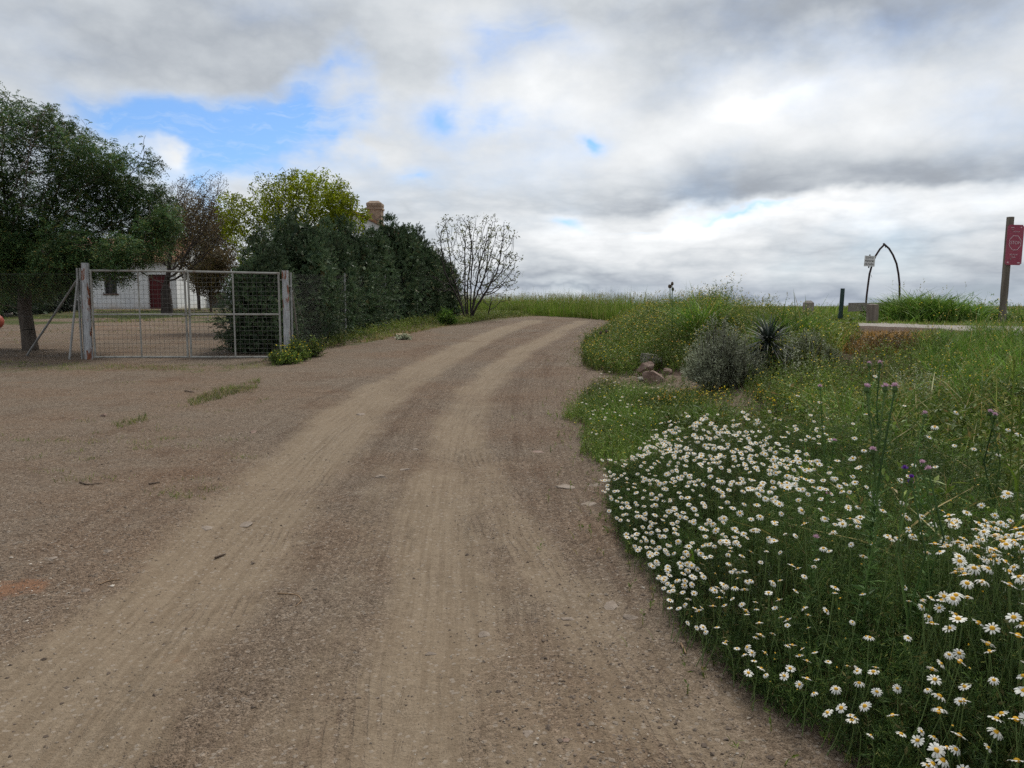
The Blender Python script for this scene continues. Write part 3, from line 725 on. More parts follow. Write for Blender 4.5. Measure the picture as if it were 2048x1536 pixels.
def leaf(xa, xb, ta, tb, mid_px, tone):
    zb = gpt(300, 714)[2]; zm = gpt(300, 629)[2]; xa_, xb_ = gpt(xa, 630)[0], gpt(xb, 630)[0]
    za, zt = gpt(xa, ta)[2], gpt(xb, tb)[2]; y = YG-.02
    L = lambda *a: np.array(a)-gb
    fr = MB(); r = .024
    fr.tube([L(xa_, y, zb), L(xa_, y, za)], r, 8); fr.tube([L(xb_, y, zb), L(xb_, y, zt)], r, 8)
    fr.tube([L(xa_-r, y, za), L(xb_+r, y, zt)], r, 8); fr.tube([L(xa_-r, y, zb), L(xb_+r, y, zb)], r, 8)
    f = fr.build('gate_leaf', M['gate_paint'], gate)
    md = MB(); xm = gpt(mid_px, 630)[0]; md.tube([L(xm, y-.01, zb), L(xm, y-.01, (za+zt)/2)], .018, 8); md.build('upright', M['gate_paint'], f)
    rl = MB(); rl.tube([L(xa_, y-.012, zm), L(xb_, y-.012, zm)], .02, 8); rl.build('rail', M['gate_paint'], f)
    wm = MB(); n = int((xb_-xa_)/.1); xs = np.linspace(xa_, xb_, n+1)[1:-1]
    zs = np.linspace(zb, min(za, zt), 20)[1:-1]
    p0 = [L(x, y+.02, zb) for x in xs]+[L(xa_, y+.023, z) for z in zs]
    p1 = [L(x, y+.02, za+(zt-za)*(x-xa_)/(xb_-xa_)) for x in xs]+[L(xb_, y+.023, z) for z in zs]
    w_ = np.full(len(p0), .0028); wm.segs(np.array(p0), np.array(p1), w_, w_, 4); wm.build('wire_panel', M['wire'], f)
    return zm
zm = leaf(187, 373, 541, 543, 281, 0); leaf(380, 560, 543, 547, 469, 1)
lt_ = MB(); x0, x1 = gpt(343, 629)[0], gpt(420, 629)[0]
lt_.tube([np.array([x0, YG-.07, zm])-gb, np.array([x1, YG-.07, zm])-gb], .013, 8)
for px in (345, 371, 382): 
    c = np.array([gpt(px, 629)[0], YG-.055, zm])-gb; lt_.box(c-[.03, .025, .03], c+[.03, .02, .03])
lt_.tube([np.array([x1-.02, YG-.075, zm])-gb, np.array([x1-.02, YG-.075, zm-.12])-gb], .009, 6)
lt_.build('latch', M['gate_paint'], gate)
for px, sgn in ((187, -1), (560, 1)):
    for py in (560, 690):
        hg = MB(); c = gpt(px, py)-gb; c[1] = -.0
        hg.tube([c, c+np.array([sgn*.11, .02, 0])], .012, 6); hg.build('hinge', M['gate_paint'], gate)

def chain(mb, A, B, h, cell=.065, r=.0011):
    """diamond wire netting between ground points A and B, height h"""
    A = np.asarray(A, float); B = np.asarray(B, float); L = np.linalg.norm((B-A)[:2]); u = (B-A)/L
    p0, p1 = [], []
    for sg in (1, -1):
        for s in np.arange(-h, L+h, cell):
            a, b = s, s+sg*h
            lo_, hi_ = 0., 1.
            f = lambda t: a+(b-a)*t
            ts = sorted([0., 1.]+[t for t in ((0-a)/(b-a), (L-a)/(b-a)) if 0 < t < 1])
            for t0, t1 in zip(ts[:-1], ts[1:]):
                m_ = f((t0+t1)/2)
                if 0 <= m_ <= L:
                    p0.append(A+u*f(t0)+np.array([0, sg*.002, h*t0+.04])); p1.append(A+u*f(t1)+np.array([0, sg*.002, h*t1+.04]))
    p0, p1 = np.array(p0), np.array(p1); w_ = np.full(len(p0), r); mb.segs(p0, p1, w_, w_, 3)
def bar(parent, name, a, b, r, mat=None, o=None):
    mb = MB(); a = np.asarray(a, float); b = np.asarray(b, float)
    mb.tube([a-o, b-o], r, 8); return mb.build(name, mat or M['steel'], parent)
# fence left of the gate
o1 = np.array([gpt(158, 625)[0], YG+.03, 0]); o1[2] = H(o1[0], o1[1])
fl = thing('chain_link_fence', 'wire mesh fence with leaning braces under the acacia, left of the gate', 'fence', o1)
topz = gpt(158, 536)[2]
for px in (157.5, 163.5):
    x = gpt(px, 625)[0]; bar(fl, 'post', (x, YG+.03, H(x, YG)-.03), (x, YG+.03, topz), .024, o=o1)
pA = gpt(155, 556); pB = P(54, 711); bar(fl, 'brace', pA+[0, .03, 0], pB, .024, o=o1)
pC = P(139, 719); bar(fl, 'brace', gpt(157, 556)+[0, -.03, 0], pC, .024, o=o1)
xe = -16.5; xs_ = gpt(157, 625)[0]
for x in (-12.9, -15.9): bar(fl, 'post', (x, YG+.03, H(x, YG)), (x, YG+.03, H(x, YG)+1.9), .022, o=o1)
mb = MB(); a_ = np.array([xs_, YG+.05, float(H(xs_, YG))])-o1; b_ = np.array([xe, YG+.05, float(H(xe, YG))])-o1
chain(mb, b_, a_, 1.85); mb.build('netting', M['wire'], fl)
tw = MB()
for dz in (.06, .95, 1.88): tw.tube([a_+[0, -.01, dz], b_+[0, -.01, dz]], .0035, 5)
tw.build('tension_wire', M['wire'], fl)
# fence along the hedge
def fpt(px, py, Y): return at(px, py, Y)
x2 = fpt(582, 600, YG+.1)[0]; o2 = np.array([x2, YG+.1, float(H(x2, YG+.1))])
f2 = thing('chain_link_fence', 'wire mesh fence with thin grey posts against the dark hedge', 'fence', o2)
bar(f2, 'post', o2-[0, 0, .05], fpt(581, 545, YG+.1), .026, o=o2)
bar(f2, 'brace', fpt(584, 582, YG+.1), P(599, 700), .022, o=o2)
bar(f2, 'guy_wire', fpt(586, 576, YG+.12), P(622, 692), .006, o=o2)
cl = MB(); c0 = fpt(578, 572, YG+.06); cl.box(c0-o2-[.03, .04, .02], c0-o2+[.05, .04, .02]); cl.build('bracket', M['steel'], f2)
FP = [(x2, YG+.1)]
for (px, ty, Yp) in ((690, 0, 22.6), (771, 553, 28.5), (834, 555, 32.0), (879, 543, 35.2)):
    x = fpt(px, 600, Yp)[0]; FP.append((x, Yp)); g = float(H(x, Yp))
    bar(f2, 'post', (x, Yp, g-.03), (x, Yp, g+1.95), .028, o=o2)
x, y = FP[-1]; g = float(H(x, y)); bar(f2, 'brace', (x, y, g+1.9), (x-.42, y-.3, g+.3), .024, o=o2)
nt = MB()
for (ax, ay), (bx, by) in zip(FP[:-1], FP[1:]):
    chain(nt, np.array([ax, ay, float(H(ax, ay))])-o2, np.array([bx, by, float(H(bx, by))])-o2, 1.85, .09, .0006)
nt.build('netting', M['wire'], f2)

# ------------------------------------------------------------------ houses
def farmhouse():
    A = P(108, 617.5); B = P(364, 617.0); Yw = (A[1]+B[1])/2
    z0 = float(min(H(A[0], Yw), H(B[0], Yw)))-.1
    t = thing('farmhouse', 'low white farmhouse with a dark red door behind the gate', 'house', ((A[0]+B[0])/2, Yw, z0)); o = np.array(t.location)
    L = B[0]-A[0]; hx = L/2; h = 3.35
    X_ = lambda px: at(px, 600, Yw)[0]-o[0]
    Zp = lambda py: at(300, py, Yw)[2]-o[2]
    wx0, wx1, wz0, wz1 = X_(210), X_(235), Zp(587), Zp(551)
    dx0, dx1, dz1 = X_(298), X_(341), Zp(549)
    w_ = MB(); th = .4
    def pan(a, b, c, d): w_.box((a, 0, c), (b, th, d))
    pan(-hx, wx0, 0, h); pan(wx0, wx1, 0, wz0); pan(wx0, wx1, wz1, h); pan(wx1, dx0, 0, h); pan(dx0, dx1, dz1, h); pan(dx1, hx, 0, h)
    w_.box((-hx, th, 0), (-hx+th, 7.2, h)); w_.box((hx-th, th, 0), (hx, 7.2, h)); w_.box((-hx, 7.2, 0), (hx, 7.6, h))
    for sx in (-hx, hx-th):                                  # gables
        V = [[sx, .0, h], [sx, 7.6, h], [sx, 3.8, h+1.5], [sx+th, .0, h], [sx+th, 7.6, h], [sx+th, 3.8, h+1.5]]
        w_.add(V, [[0, 2, 5, 3], [1, 4, 5, 2]], [[0, 1, 2], [3, 5, 4]])
    w_.build('wall', M['white'], t)
    r_ = MB()
    for s in (0, 1):
        y0, y1 = (-.45, 3.8) if s == 0 else (8.05, 3.8)
        e = h-.16; rd = h+1.62
        V = [[-hx-.3, y0, e], [hx+.3, y0, e], [hx+.3, y1, rd], [-hx-.3, y1, rd]]; V = V+[[a, b, c+.13] for a, b, c in V]
        r_.add(V, [[0, 3, 2, 1], [4, 5, 6, 7], [0, 1, 5, 4], [1, 2, 6, 5], [2, 3, 7, 6], [3, 0, 4, 7]])
    r_.build('roof', M['tiles'], t)
    win = MB(); win.box((wx0, .2, wz0), (wx1, .24, wz1)); wn = win.build('window', M['dark'], t)
    gl = MB()
    for x in np.linspace(wx0+.08, wx1-.08, 5): gl.tube([[x, .05, wz0], [x, .05, wz1]], .018, 6)
    for z in (wz0+.25, (wz0+wz1)/2, wz1-.2): gl.tube([[wx0, .05, z], [wx1, .05, z]], .014, 6)
    gl.build('grille', M['black'], wn)
    sl = MB(); sl.box((wx0-.1, -.08, wz0-.09), (wx1+.1, .2, wz0-.002)); sl.build('sill', M['sill'], wn)
    d = MB(); n = 6
    for k in range(n): d.box((dx0+(dx1-dx0)*k/n+.006, .16+.004*(k % 2), .1), (dx0+(dx1-dx0)*(k+1)/n-.006, .22, dz1-.003))
    d.box((dx0, .2, .05), (dx1, .24, dz1-.003))
    dr = d.build('door', M['doorred'], t)
    hd = MB(); hd.tube([[dx1-.15, .14, 1.1], [dx1-.15, .08, 1.1], [dx1-.3, .08, 1.1]], .018, 6); hd.build('handle', M['black'], dr)
farmhouse()
def gable_house():
    Yw = 43.; ap = at(702, 424, Yw); x0 = ap[0]; z0 = float(H(x0, Yw))-.1
    t = thing('gabled_house', 'white gabled house with a brick chimney rising above the hedge', 'house', (x0, Yw, z0)); o = np.array(t.location)
    apx = ap[2]-o[2]; hw = 2.7; sl = .47; ev = apx-hw*sl; dp = 8.
    w_ = MB(); V = [[-hw, 0, 0], [hw, 0, 0], [hw, 0, ev], [0, 0, apx], [-hw, 0, ev]]
    V = V+[[a, dp, c] for a, b, c in V]
    w_.add(V, [[0, 1, 2, 4], [5, 9, 7, 6], [0, 4, 9, 5], [1, 6, 7, 2]], [[4, 2, 3], [9, 8, 7]]); w_.build('wall', M['white'], t)
    r_ = MB()
    for s in (-1, 1):
        a = np.array([s*(hw+.35), -.2, ev-.35*sl+.02]); b = np.array([0, -.2, apx+.02])
        V = [a, b, b+[0, dp+.4, 0], a+[0, dp+.4, 0]]; V = V+[v+np.array([0, 0, .15]) for v in V]
        Q_ = np.array([[0, 3, 2, 1], [4, 5, 6, 7], [0, 1, 5, 4], [1, 2, 6, 5], [2, 3, 7, 6], [3, 0, 4, 7]])
        r_.add(V, Q_ if s > 0 else Q_[:, ::-1])
    rf = r_.build('roof', M['tiles'], t)
    c = MB(); cx = at(744.5, 420, Yw)[0]-o[0]; hwid = 14.2/F*Yw; zt = at(744, 398, Yw)[2]-o[2]; zc = at(744, 414, Yw)[2]-o[2]
    yc = .55+hwid; zb = ev-.2
    c.box((cx-hwid, yc-hwid, zb), (cx+hwid, yc+hwid, zc-.06)); e = .05
    c.box((cx-hwid-e, yc-hwid-e, zc-.06), (cx+hwid+e, yc+hwid+e, zc+.05))
    q = .16; zz = [(hwid-.01, zc+.05), (hwid+.03, zc+.16), (hwid+.03, zt-.14), (hwid-q, zt)]
    V = []
    for r, z in zz:
        k = r*.25
        V += [[cx+a*r-np.sign(a)*0-(0 if abs(b) == 1 else 0), yc+b*r, z] for a, b in ((-1, -1), (1, -1), (1, 1), (-1, 1))]
    Q_ = [[i*4+j, i*4+(j+1) % 4, i*4+4+(j+1) % 4, i*4+4+j] for i in range(3) for j in range(4)]+[[12, 13, 14, 15]]
    c.add(V, Q_); c.build('chimney', M['brick'], rf)
gable_house()
# things in the back yard
def yard_things():
    p = P(434, 616); W = 30/F*p[1]
    t = thing('water_tank', 'dark grey concrete tank beside the brown bush in the yard', 'tank', p); b = MB(); h = 31/F*p[1]
    b.box((-W/2, 0, -.05), (W/2, W*.8, h-.12)); b.build('basin', M['darkconc'], t)
    l = MB(); l.box((-W/2-.05, -.05, h-.12), (W/2+.05, W*.8+.05, h)); l.build('rim', M['darkconc'], t)
    p = P(468, 613); t = thing('iron_fence', 'dark iron railing beyond the wire gate', 'fence', p); k = p[1]/F
    for z in (3*k, 42*k): r_ = MB(); r_.tube([[-14*k, 0, z], [34*k, 0, z]], .02, 6); r_.build('rail', M['black'], t)
    b = MB()
    for x in np.linspace(-13*k, 33*k, 13): b.tube([[x, 0, 0], [x, 0, 44*k]], .014, 5)
    b.build('railing', M['black'], t)
    p = P(-6, 657); r = 13/F*p[1]; import bmesh
    bm = bmesh.new(); bmesh.ops.create_uvsphere(bm, u_segments=24, v_segments=16, radius=r)
    for v in bm.verts: v.co.z *= 1.12; v.co *= 1+.02*math.sin(5*math.atan2(v.co.y, v.co.x))*max(0, 1-abs(v.co.z)/r)
    me = bpy.data.meshes.new('ball'); bm.to_mesh(me); bm.free(); me.materials.append(M['redball'])
    for f in me.polygons: f.use_smooth = True
    o = bpy.data.objects.new('ball', me); COL.objects.link(o); o.location = p+[0, 0, r*1.08]
    tag(o, 'red and orange ball on the yard grass at the picture edge', 'ball')
yard_things()

# ------------------------------------------------------------------ posts, well and signs by the road
def text_mesh(s, size, mat, name, parent, loc, rot, sx=1.):
    cu = bpy.data.curves.new(name, 'FONT'); cu.body = s; cu.size = size; cu.align_x = 'CENTER'; cu.align_y = 'CENTER'; cu.extrude = .0015; cu.resolution_u = 3
    tmp = bpy.data.objects.new(name, cu); COL.objects.link(tmp); dg = bpy.context.evaluated_depsgraph_get()
    me = bpy.data.meshes.new_from_object(tmp.evaluated_get(dg)); COL.objects.unlink(tmp); bpy.data.objects.remove(tmp); bpy.data.curves.remove(cu)
    me.materials.clear(); me.materials.append(mat); o = bpy.data.objects.new(name, me); COL.objects.link(o)
    o.parent = parent; o.location = loc; o.rotation_euler = rot; o.scale = (sx, 1, 1); return o
def bollard(px, base_y, top_y, Y, wpx, label):
    b = at(px, base_y, Y); g = float(H(b[0], Y)); h = at(px, top_y, Y)[2]-g; r = wpx/2/F*Y
    t = thing('bollard', label, 'bollard', (b[0], Y, g), 'dark green roadside posts')
    p = MB(); p.tube([[-.03, 0, -.05], [-.02, 0, h*.2], [.0, 0, h*.6], [.012, 0, h]], [r, r, r*.97, r*.93], 12); p.build('post', M['green_post'], t)
    c = MB(); c.tube([[-.03, 0, 0], [-.026, 0, h*.17]], r*1.22, 12); c.build('base_collar', M['green_post'], t)
bollard(1682, 640, 577, 23.6, 8.5, 'dark green post between the stone pillar and the well')
bollard(1018.5, 625, 593, 45.5, 5.5, 'dark green post in tall grass across the junction')
def pillar(px, top_y, Y, wpx, dpt, label, mat, name='stone_post', peak=.06, cat='post'):
    a = at(px, top_y, Y); g = float(H(a[0], Y)); h = a[2]-g; w_ = wpx/2/F*Y
    mb = MB(); n = 7; V = []; r = np.random.default_rng(int(px))
    for k in range(n):
        z = -.05+(h-peak+.05)*k/(n-1)
        for q, (sx, sy) in enumerate(((-1, -1), (1, -1), (1, 1), (-1, 1))): V.append([sx*w_*(1+r.normal(0, .03)), sy*dpt/2*(1+r.normal(0, .03)), z])
    Q_ = [[i*4+j, i*4+(j+1) % 4, i*4+4+(j+1) % 4, i*4+4+j] for i in range(n-1) for j in range(4)]
    V += [[sx*w_*.45, sy*dpt*.22, h] for sx, sy in ((-1, -1), (1, -1), (1, 1), (-1, 1))]
    b = (n-1)*4; Q_ += [[b+j, b+(j+1) % 4, b+4+(j+1) % 4, b+4+j] for j in range(4)]+[[b+4, b+5, b+6, b+7]]
    mb.add(V, Q_); o = mb.build(name, mat); o.location = (a[0], Y, g); return tag(o, label, cat)
pillar(1617, 601, 22.5, 17, .22, 'grey stone pillar with a pointed top half hidden by grass', M['concrete'], peak=.07)
pillar(1745.5, 608, 19.8, 17.5, .2, 'squat grey post standing in front of the old well', M['wood'], peak=.015)
pillar(1060, 608.5, 44.6, 8, .22, 'short tan wooden post in the grass across the junction', M['tanwood'], 'wooden_post', peak=.03)
def well():
    Y = 24.2; c = at(1763, 610, Y); g = float(H(c[0], Y))
    t = thing('well', 'old stone well with a pointed iron arch over it', 'well', (c[0], Y, g)); o = np.array(t.location)
    k = Y/F; zt = at(1763, 606.5, Y)[2]-g; x0 = at(1711.5, 610, Y)[0]-o[0]; x1 = at(1812, 610, Y)[0]-o[0]
    s = MB(); nx_ = 14; r = np.random.default_rng(4)
    V = []; hs = .24
    for zi in (0, 1):
        for yi in (-.55, .55):
            for xi in np.linspace(x0, x1, nx_): V.append([xi, yi+r.normal(0, .015), zt-hs*(1-zi)+r.normal(0, .014)])
    ix = lambda z, y, x: (z*2+y)*nx_+x
    Q_ = []
    for x in range(nx_-1): Q_ += [[ix(0,0,x), ix(0,0,x+1), ix(1,0,x+1), ix(1,0,x)], [ix(1,0,x), ix(1,0,x+1), ix(1,1,x+1), ix(1,1,x)], [ix(1,1,x), ix(1,1,x+1), ix(0,1,x+1), ix(0,1,x)], [ix(0,1,x), ix(0,1,x+1), ix(0,0,x+1), ix(0,0,x)]]
    for x in (0, nx_-1): Q_.append([ix(0,0,x), ix(1,0,x), ix(1,1,x), ix(0,1,x)])
    s.add(V, Q_); s.build('slab', M['concrete'], t)
    w_ = MB(); w_.box((x0+.35, -.42, -.1), (x1-.1, .45, zt-hs-.003)); w_.build('wall', M['concrete'], t)
    L = [(1732, 607), (1733.5, 590), (1736, 570), (1739, 548), (1744, 530), (1751, 512), (1760, 498), (1769, 489)]
    Rr = [(1769, 489), (1778, 497), (1786, 510), (1793, 527), (1797, 548), (1799, 568), (1799, 590), (1798.5, 607)]
    ar = MB(); 
    for pts in (L, Rr): ar.tube([at(a, b, Y)-o for a, b in pts], .031, 8)
    e = at(1769, 489, Y)-o; ar.tube([e+[.03, 0, 0], e+[.03, 0, -.1]], .012, 6); ar.tube([e+[-.02, 0, -.0], e+[-.02, 0, .04]], .03, 6)
    ar.build('arch', M['rustpipe'], t)
    wr = MB(); a = at(1737, 549, Y)-o; wr.tube([a, a+[.07, -.03, -.02], a+[.1, -.03, -.09]], .006, 5); wr.build('wire_end', M['rustpipe'], t)
    st = thing('hunting_sign', 'small white hand-lettered sign fixed to the iron arch', 'sign', at(1737.5, 522.5, Y)+[0, -.06, 0])
    hw, hh = 10.4*k, 10.4*k; b = MB(); b.box((-hw, -.006, -hh), (hw, .006, hh)); bo = b.build('board', M['signwhite'], st)
    for i_, (s_, z) in enumerate((('COTO', .62), ('MENOR', .02), ('DE CAZA', -.58))):
        text_mesh(s_, .083, M['black'], 'lettering', bo, (-.012, -.0085, z*hh), (R(90), 0, 0), .95 if i_ < 2 else .8)
    q = MB(); q.tube([[0, .02, -hh*1.3], [.0, .02, hh*1.25]], .02, 6); q.build('bracket', M['rustpipe'], st)
    st.rotation_euler = (0, R(3), 0)
well()
def stop_sign():
    Y = 19.2; b = at(2004, 641, Y); g = float(H(b[0], Y)); k = Y/F
    t = thing('stop_sign', 'leaning wooden post with a narrow faded red STOP panel', 'sign', (b[0], Y, g))
    top = at(2021, 434, Y); h = top[2]-g; lean = math.atan2(top[0]-b[0], h)
    p = MB(); r = 6.7*k; ax = np.linspace(-.1, h, 14)
    p.tube([[0, 0, z] for z in ax], r*(1+np.random.default_rng(2).normal(0, .018, 14)), 14); p.build('post', M['wood'], t)
    zc = at(2022, 490.5, Y)[2]-g; hw = 15.8*k; hh = 39.*k; cx = 7*k
    import bmesh
    bm = bmesh.new(); bmesh.ops.create_cube(bm, size=1)
    for v in bm.verts: v.co = (v.co.x*hw*2, v.co.y*.03, v.co.z*hh*2)
    bmesh.ops.bevel(bm, geom=[e for e in bm.edges if abs(e.verts[0].co.y-e.verts[1].co.y) > .01], offset=.03, segments=4, affect='EDGES')
    me = bpy.data.meshes.new('panel'); bm.to_mesh(me); bm.free(); me.materials.append(M['signred'])
    pn = bpy.data.objects.new('panel', me); COL.objects.link(pn); pn.parent = t; pn.location = (cx, -r-.02, zc)
    yf = -.0175
    oc = MB(); ro, ri = 11.6*k, 10.8*k; V = []; zs = 1.32; zo = 4.*k
    for j in range(8):
        a = R(22.5+45*j)
        for rr in (ro, ri): V += [[rr*1.08*math.cos(a), yf-.003, zo+rr*zs*math.sin(a)], [rr*1.08*math.cos(a), yf+.003, zo+rr*zs*math.sin(a)]]
    Q_ = []
    for j in range(8):
        a, c = j*4, ((j+1) % 8)*4; Q_ += [[a, c, c+2, a+2], [a, a+1, c+1, c], [a+2, c+2, c+3, a+3]]
    oc.add(V, Q_); oc.build('border', M['signtext'], pn)
    text_mesh('STOP', 9.2*k, M['signtext'], 'lettering', pn, (0, yf-.001, zo), (R(90), 0, 0), .84)
    text_mesh('CAMINO NATURAL', 2.6*k, M['signtext'], 'lettering', pn, (1*k, yf-.001, 25.5*k), (R(90), 0, 0), .55)
    text_mesh('PRECAUCIÓN', 4.*k, M['signtext'], 'lettering', pn, (-1.2*k, yf-.001, -19.*k), (R(90), 0, 0), .62)
    text_mesh('CRUCE', 3.6*k, M['signtext'], 'lettering', pn, (-1.5*k, yf-.001, -24.*k), (R(90), 0, 0), .75)
    for x, z, w_, h_ in ((-11.2, -34, 1.7, 1.2), (9.8, -34.5, 2.6, .9), (-7, 33.5, 3.2, .5), (10, 34, 1., .8)): em = MB(); em.box(np.array([(x-w_)*k, yf-.002, (z-h_)*k]), np.array([(x+w_)*k, yf+.004, (z+h_)*k])); em.build('emblem', M['signtext'], pn)
    for z in (-hh*.7, hh*.75): bl = MB(); bl.tube([[-cx, yf-.001, z], [-cx, yf-.012, z]], .014, 8); bl.build('bolt', M['steel'], pn)
    t.rotation_euler = (0, lean, 0)
stop_sign()
# ------------------------------------------------------------------ trees
def grow(start, attr, step, kill, infl, its=160, trop=(0, 0, 0), jit=.12, parents=None):
    """branches growing towards points spread through the crown"""
    P_ = [np.array(p, float) for p in start]; par = list(parents) if parents is not None else [-1]+list(range(len(start)-1))
    A = np.array(attr, float); near = np.full(len(A), np.inf); ni = np.zeros(len(A), int)
    def upd(i0):
        nonlocal near, ni
        N = np.array(P_[i0:]); 
        for s in range(0, len(N), 256):
            d = np.linalg.norm(A[:, None]-N[None, s:s+256], axis=2); j = d.argmin(1); dm = d[np.arange(len(A)), j]
            m = dm < near; near = np.where(m, dm, near); ni = np.where(m, i0+s+j, ni)
    upd(0); trop = np.array(trop, float)
    for it in range(its):
        if not len(A): break
        m = near < infl
        if not m.any():
            infl *= 1.5
            if infl > 50: break
            continue
        idx = ni[m]; Pn = np.array(P_); d = unit(A[m]-Pn[idx]); acc = np.zeros((len(P_), 3)); np.add.at(acc, idx, d)
        u = np.unique(idx); dv = unit(unit(acc[u])+trop+rng.normal(0, jit, (len(u), 3)))
        new = Pn[u]+dv*step
        dd = np.array([np.min(np.linalg.norm(Pn-n, axis=1)) for n in new]); k = dd > step*.35
        i0 = len(P_)
        if not k.any(): 
            A = A[~m]; near = near[~m]; ni = ni[~m]; continue
        for q, n in zip(u[k], new[k]): P_.append(n); par.append(int(q))
        upd(i0)
        al = near > kill; A, near, ni = A[al], near[al], ni[al]
    return np.array(P_), np.array(par)
def radii(P_, par, r0, ex=2.3, rmax=None):
    n = len(P_); a = np.zeros(n); ch = np.zeros(n, int)
    for i in range(n-1, 0, -1):
        if a[i] == 0: a[i] = r0**ex
        if par[i] >= 0: a[par[i]] += a[i]; ch[par[i]] += 1
    if a[0] == 0: a[0] = r0**ex
    r = a**(1/ex)
    if rmax: r = r*np.minimum(1, rmax/r.max())**np.clip((r/r.max())*2, 0, 1)
    return r, ch
def wood(P_, par, r, mat, parent, o, name='trunk', n=6):
    mb = MB(); k = np.where(par >= 0)[0]; big = r[k] > .05
    for sel, nn in ((k[big], 10), (k[~big], 4)):
        if len(sel):
            pr = np.minimum(r[par[sel]], r[sel]*1.5)
            mb.segs(P_[par[sel]]-o, P_[sel]-o, pr, r[sel], nn)
    return mb.build(name, mat, parent, smooth=True)
def clumps(lst, Y, dep, per=1.0, seed=1, n=900):
    """points through a crown given as lobes (picture x, y, radius at distance Y)"""
    r = np.random.default_rng(seed); k = Y/F; out = []; wts = np.array([c[2]**2 for c in lst], float); wts /= wts.sum()
    for (px, py, rad, *ex), w_ in zip(lst, wts):
        c = at(px, py, Y+(ex[0] if ex else r.uniform(-dep, dep)*.6)); m = int(n*w_)
        q = r.normal(size=(m, 3)); q = q/np.linalg.norm(q, axis=1)[:, None]*r.uniform(0, 1, (m, 1))**.4
        out.append(c+q*np.array([1, 1.1, 1])*rad*k)
    return np.vstack(out)
def twig_tips(P_, par, r, lim): return np.where(r < lim)[0]

def feathered(mb, base, dirs, L, nleaf, ll, lw, droop=.5, a=None):
    """compound feathery leaves: an arching rib with leaflet pairs"""
    N = len(base); dirs = unit(dirs); side = unit(np.cross(dirs, np.array([[0, 0, 1.]])+rng.normal(0, .4, (N, 3))))
    L = np.broadcast_to(L, (N,))
    for j in range(nleaf):
        t = (j+.7)/nleaf
        p = base+dirs*(L*t)[:, None]+np.array([0, 0, -1.])*(droop*L*t*t)[:, None]
        for sg in (1, -1):
            d = side*sg+dirs*.55+rng.normal(0, .18, (N, 3))
            mb.leaves(p, d, np.array([[0, 0, 1.]])+rng.normal(0, .45, (N, 3)), ll*(1-.3*t)*rng.uniform(.8, 1.2, N), lw)
def near_nodes(pts, nodes, md):
    out = np.zeros(len(pts), int); keep = np.zeros(len(pts), bool)
    for s in range(0, len(pts), 512):
        d = np.linalg.norm(pts[s:s+512, None]-nodes[None], axis=2); j = d.argmin(1); out[s:s+512] = j
        keep[s:s+512] = d[np.arange(len(j)), j] < md
    return keep, out
def acacia():
    b = P(62, 700); Y = b[1]
    t = thing('acacia_tree', 'big feathery dark green acacia drooping over the left gate post', 'tree', b)
    L = [(-70, 260, 120), (15, 235, 62), (60, 320, 110), (120, 270, 62), (175, 300, 60), (190, 350, 80), (262, 345, 62), (285, 298, 34), (312, 330, 26), (220, 440, 100), (218, 345, 62), (150, 330, 62), (90, 250, 50),
         (290, 430, 70), (80, 450, 120), (-20, 430, 130), (130, 505, 62, -1.6), (240, 510, 46, -1.8), (300, 490, 52, -.6), (-90, 470, 90), (20, 520, 80, -1.), (330, 440, 36, -.5), (150, 538, 44, -1.4), (235, 534, 34, -1.6), (90, 545, 40, -1.2), (-140, 350, 110),
         (60, 545, 70, .8), (-60, 560, 90, 1.2), (180, 520, 40, 1.2), (10, 200, 36), (320, 395, 30)]
    A = clumps(L, Y, 1.7, seed=3, n=2600)
    tr = [b+[-.0, 0, -.1], b+[-.05, 0, .5], b+[-.13, .05, 1.0], b+[-.12, .1, 1.5], b+[-.1, .1, 1.9]]
    Pn, par = grow(tr, A, .17, .22, 2.2, trop=(0, 0, .08)); r, ch = radii(Pn, par, .0050, 2.35, .19)
    r[:4] = np.maximum(r[:4], [.20, .165, .16, .155])
    wood(Pn, par, r, M['bark'], t, b)
    mb = MB(); Q_ = clumps(L, Y, 1.7, seed=3, n=43000)
    kp, nd = near_nodes(Q_, Pn, .27); Q_ = Q_[kp]; nd = nd[kp]
    low = sst(330, 470, proj(*Q_.T)[1]); kp = rng.random(len(Q_)) < .50+.50*low; Q_ = Q_[kp]; nd = nd[kp]
    dd = unit(Q_-Pn[nd])*.8+rng.normal(0, .5, Q_.shape)
    feathered(mb, Pn[nd]*.55+Q_*.45-b, dd, rng.uniform(.14, .27, len(Q_)), 6, .078, .024, .55)
    mb.build('crown', M['acacia'], t)
acacia()
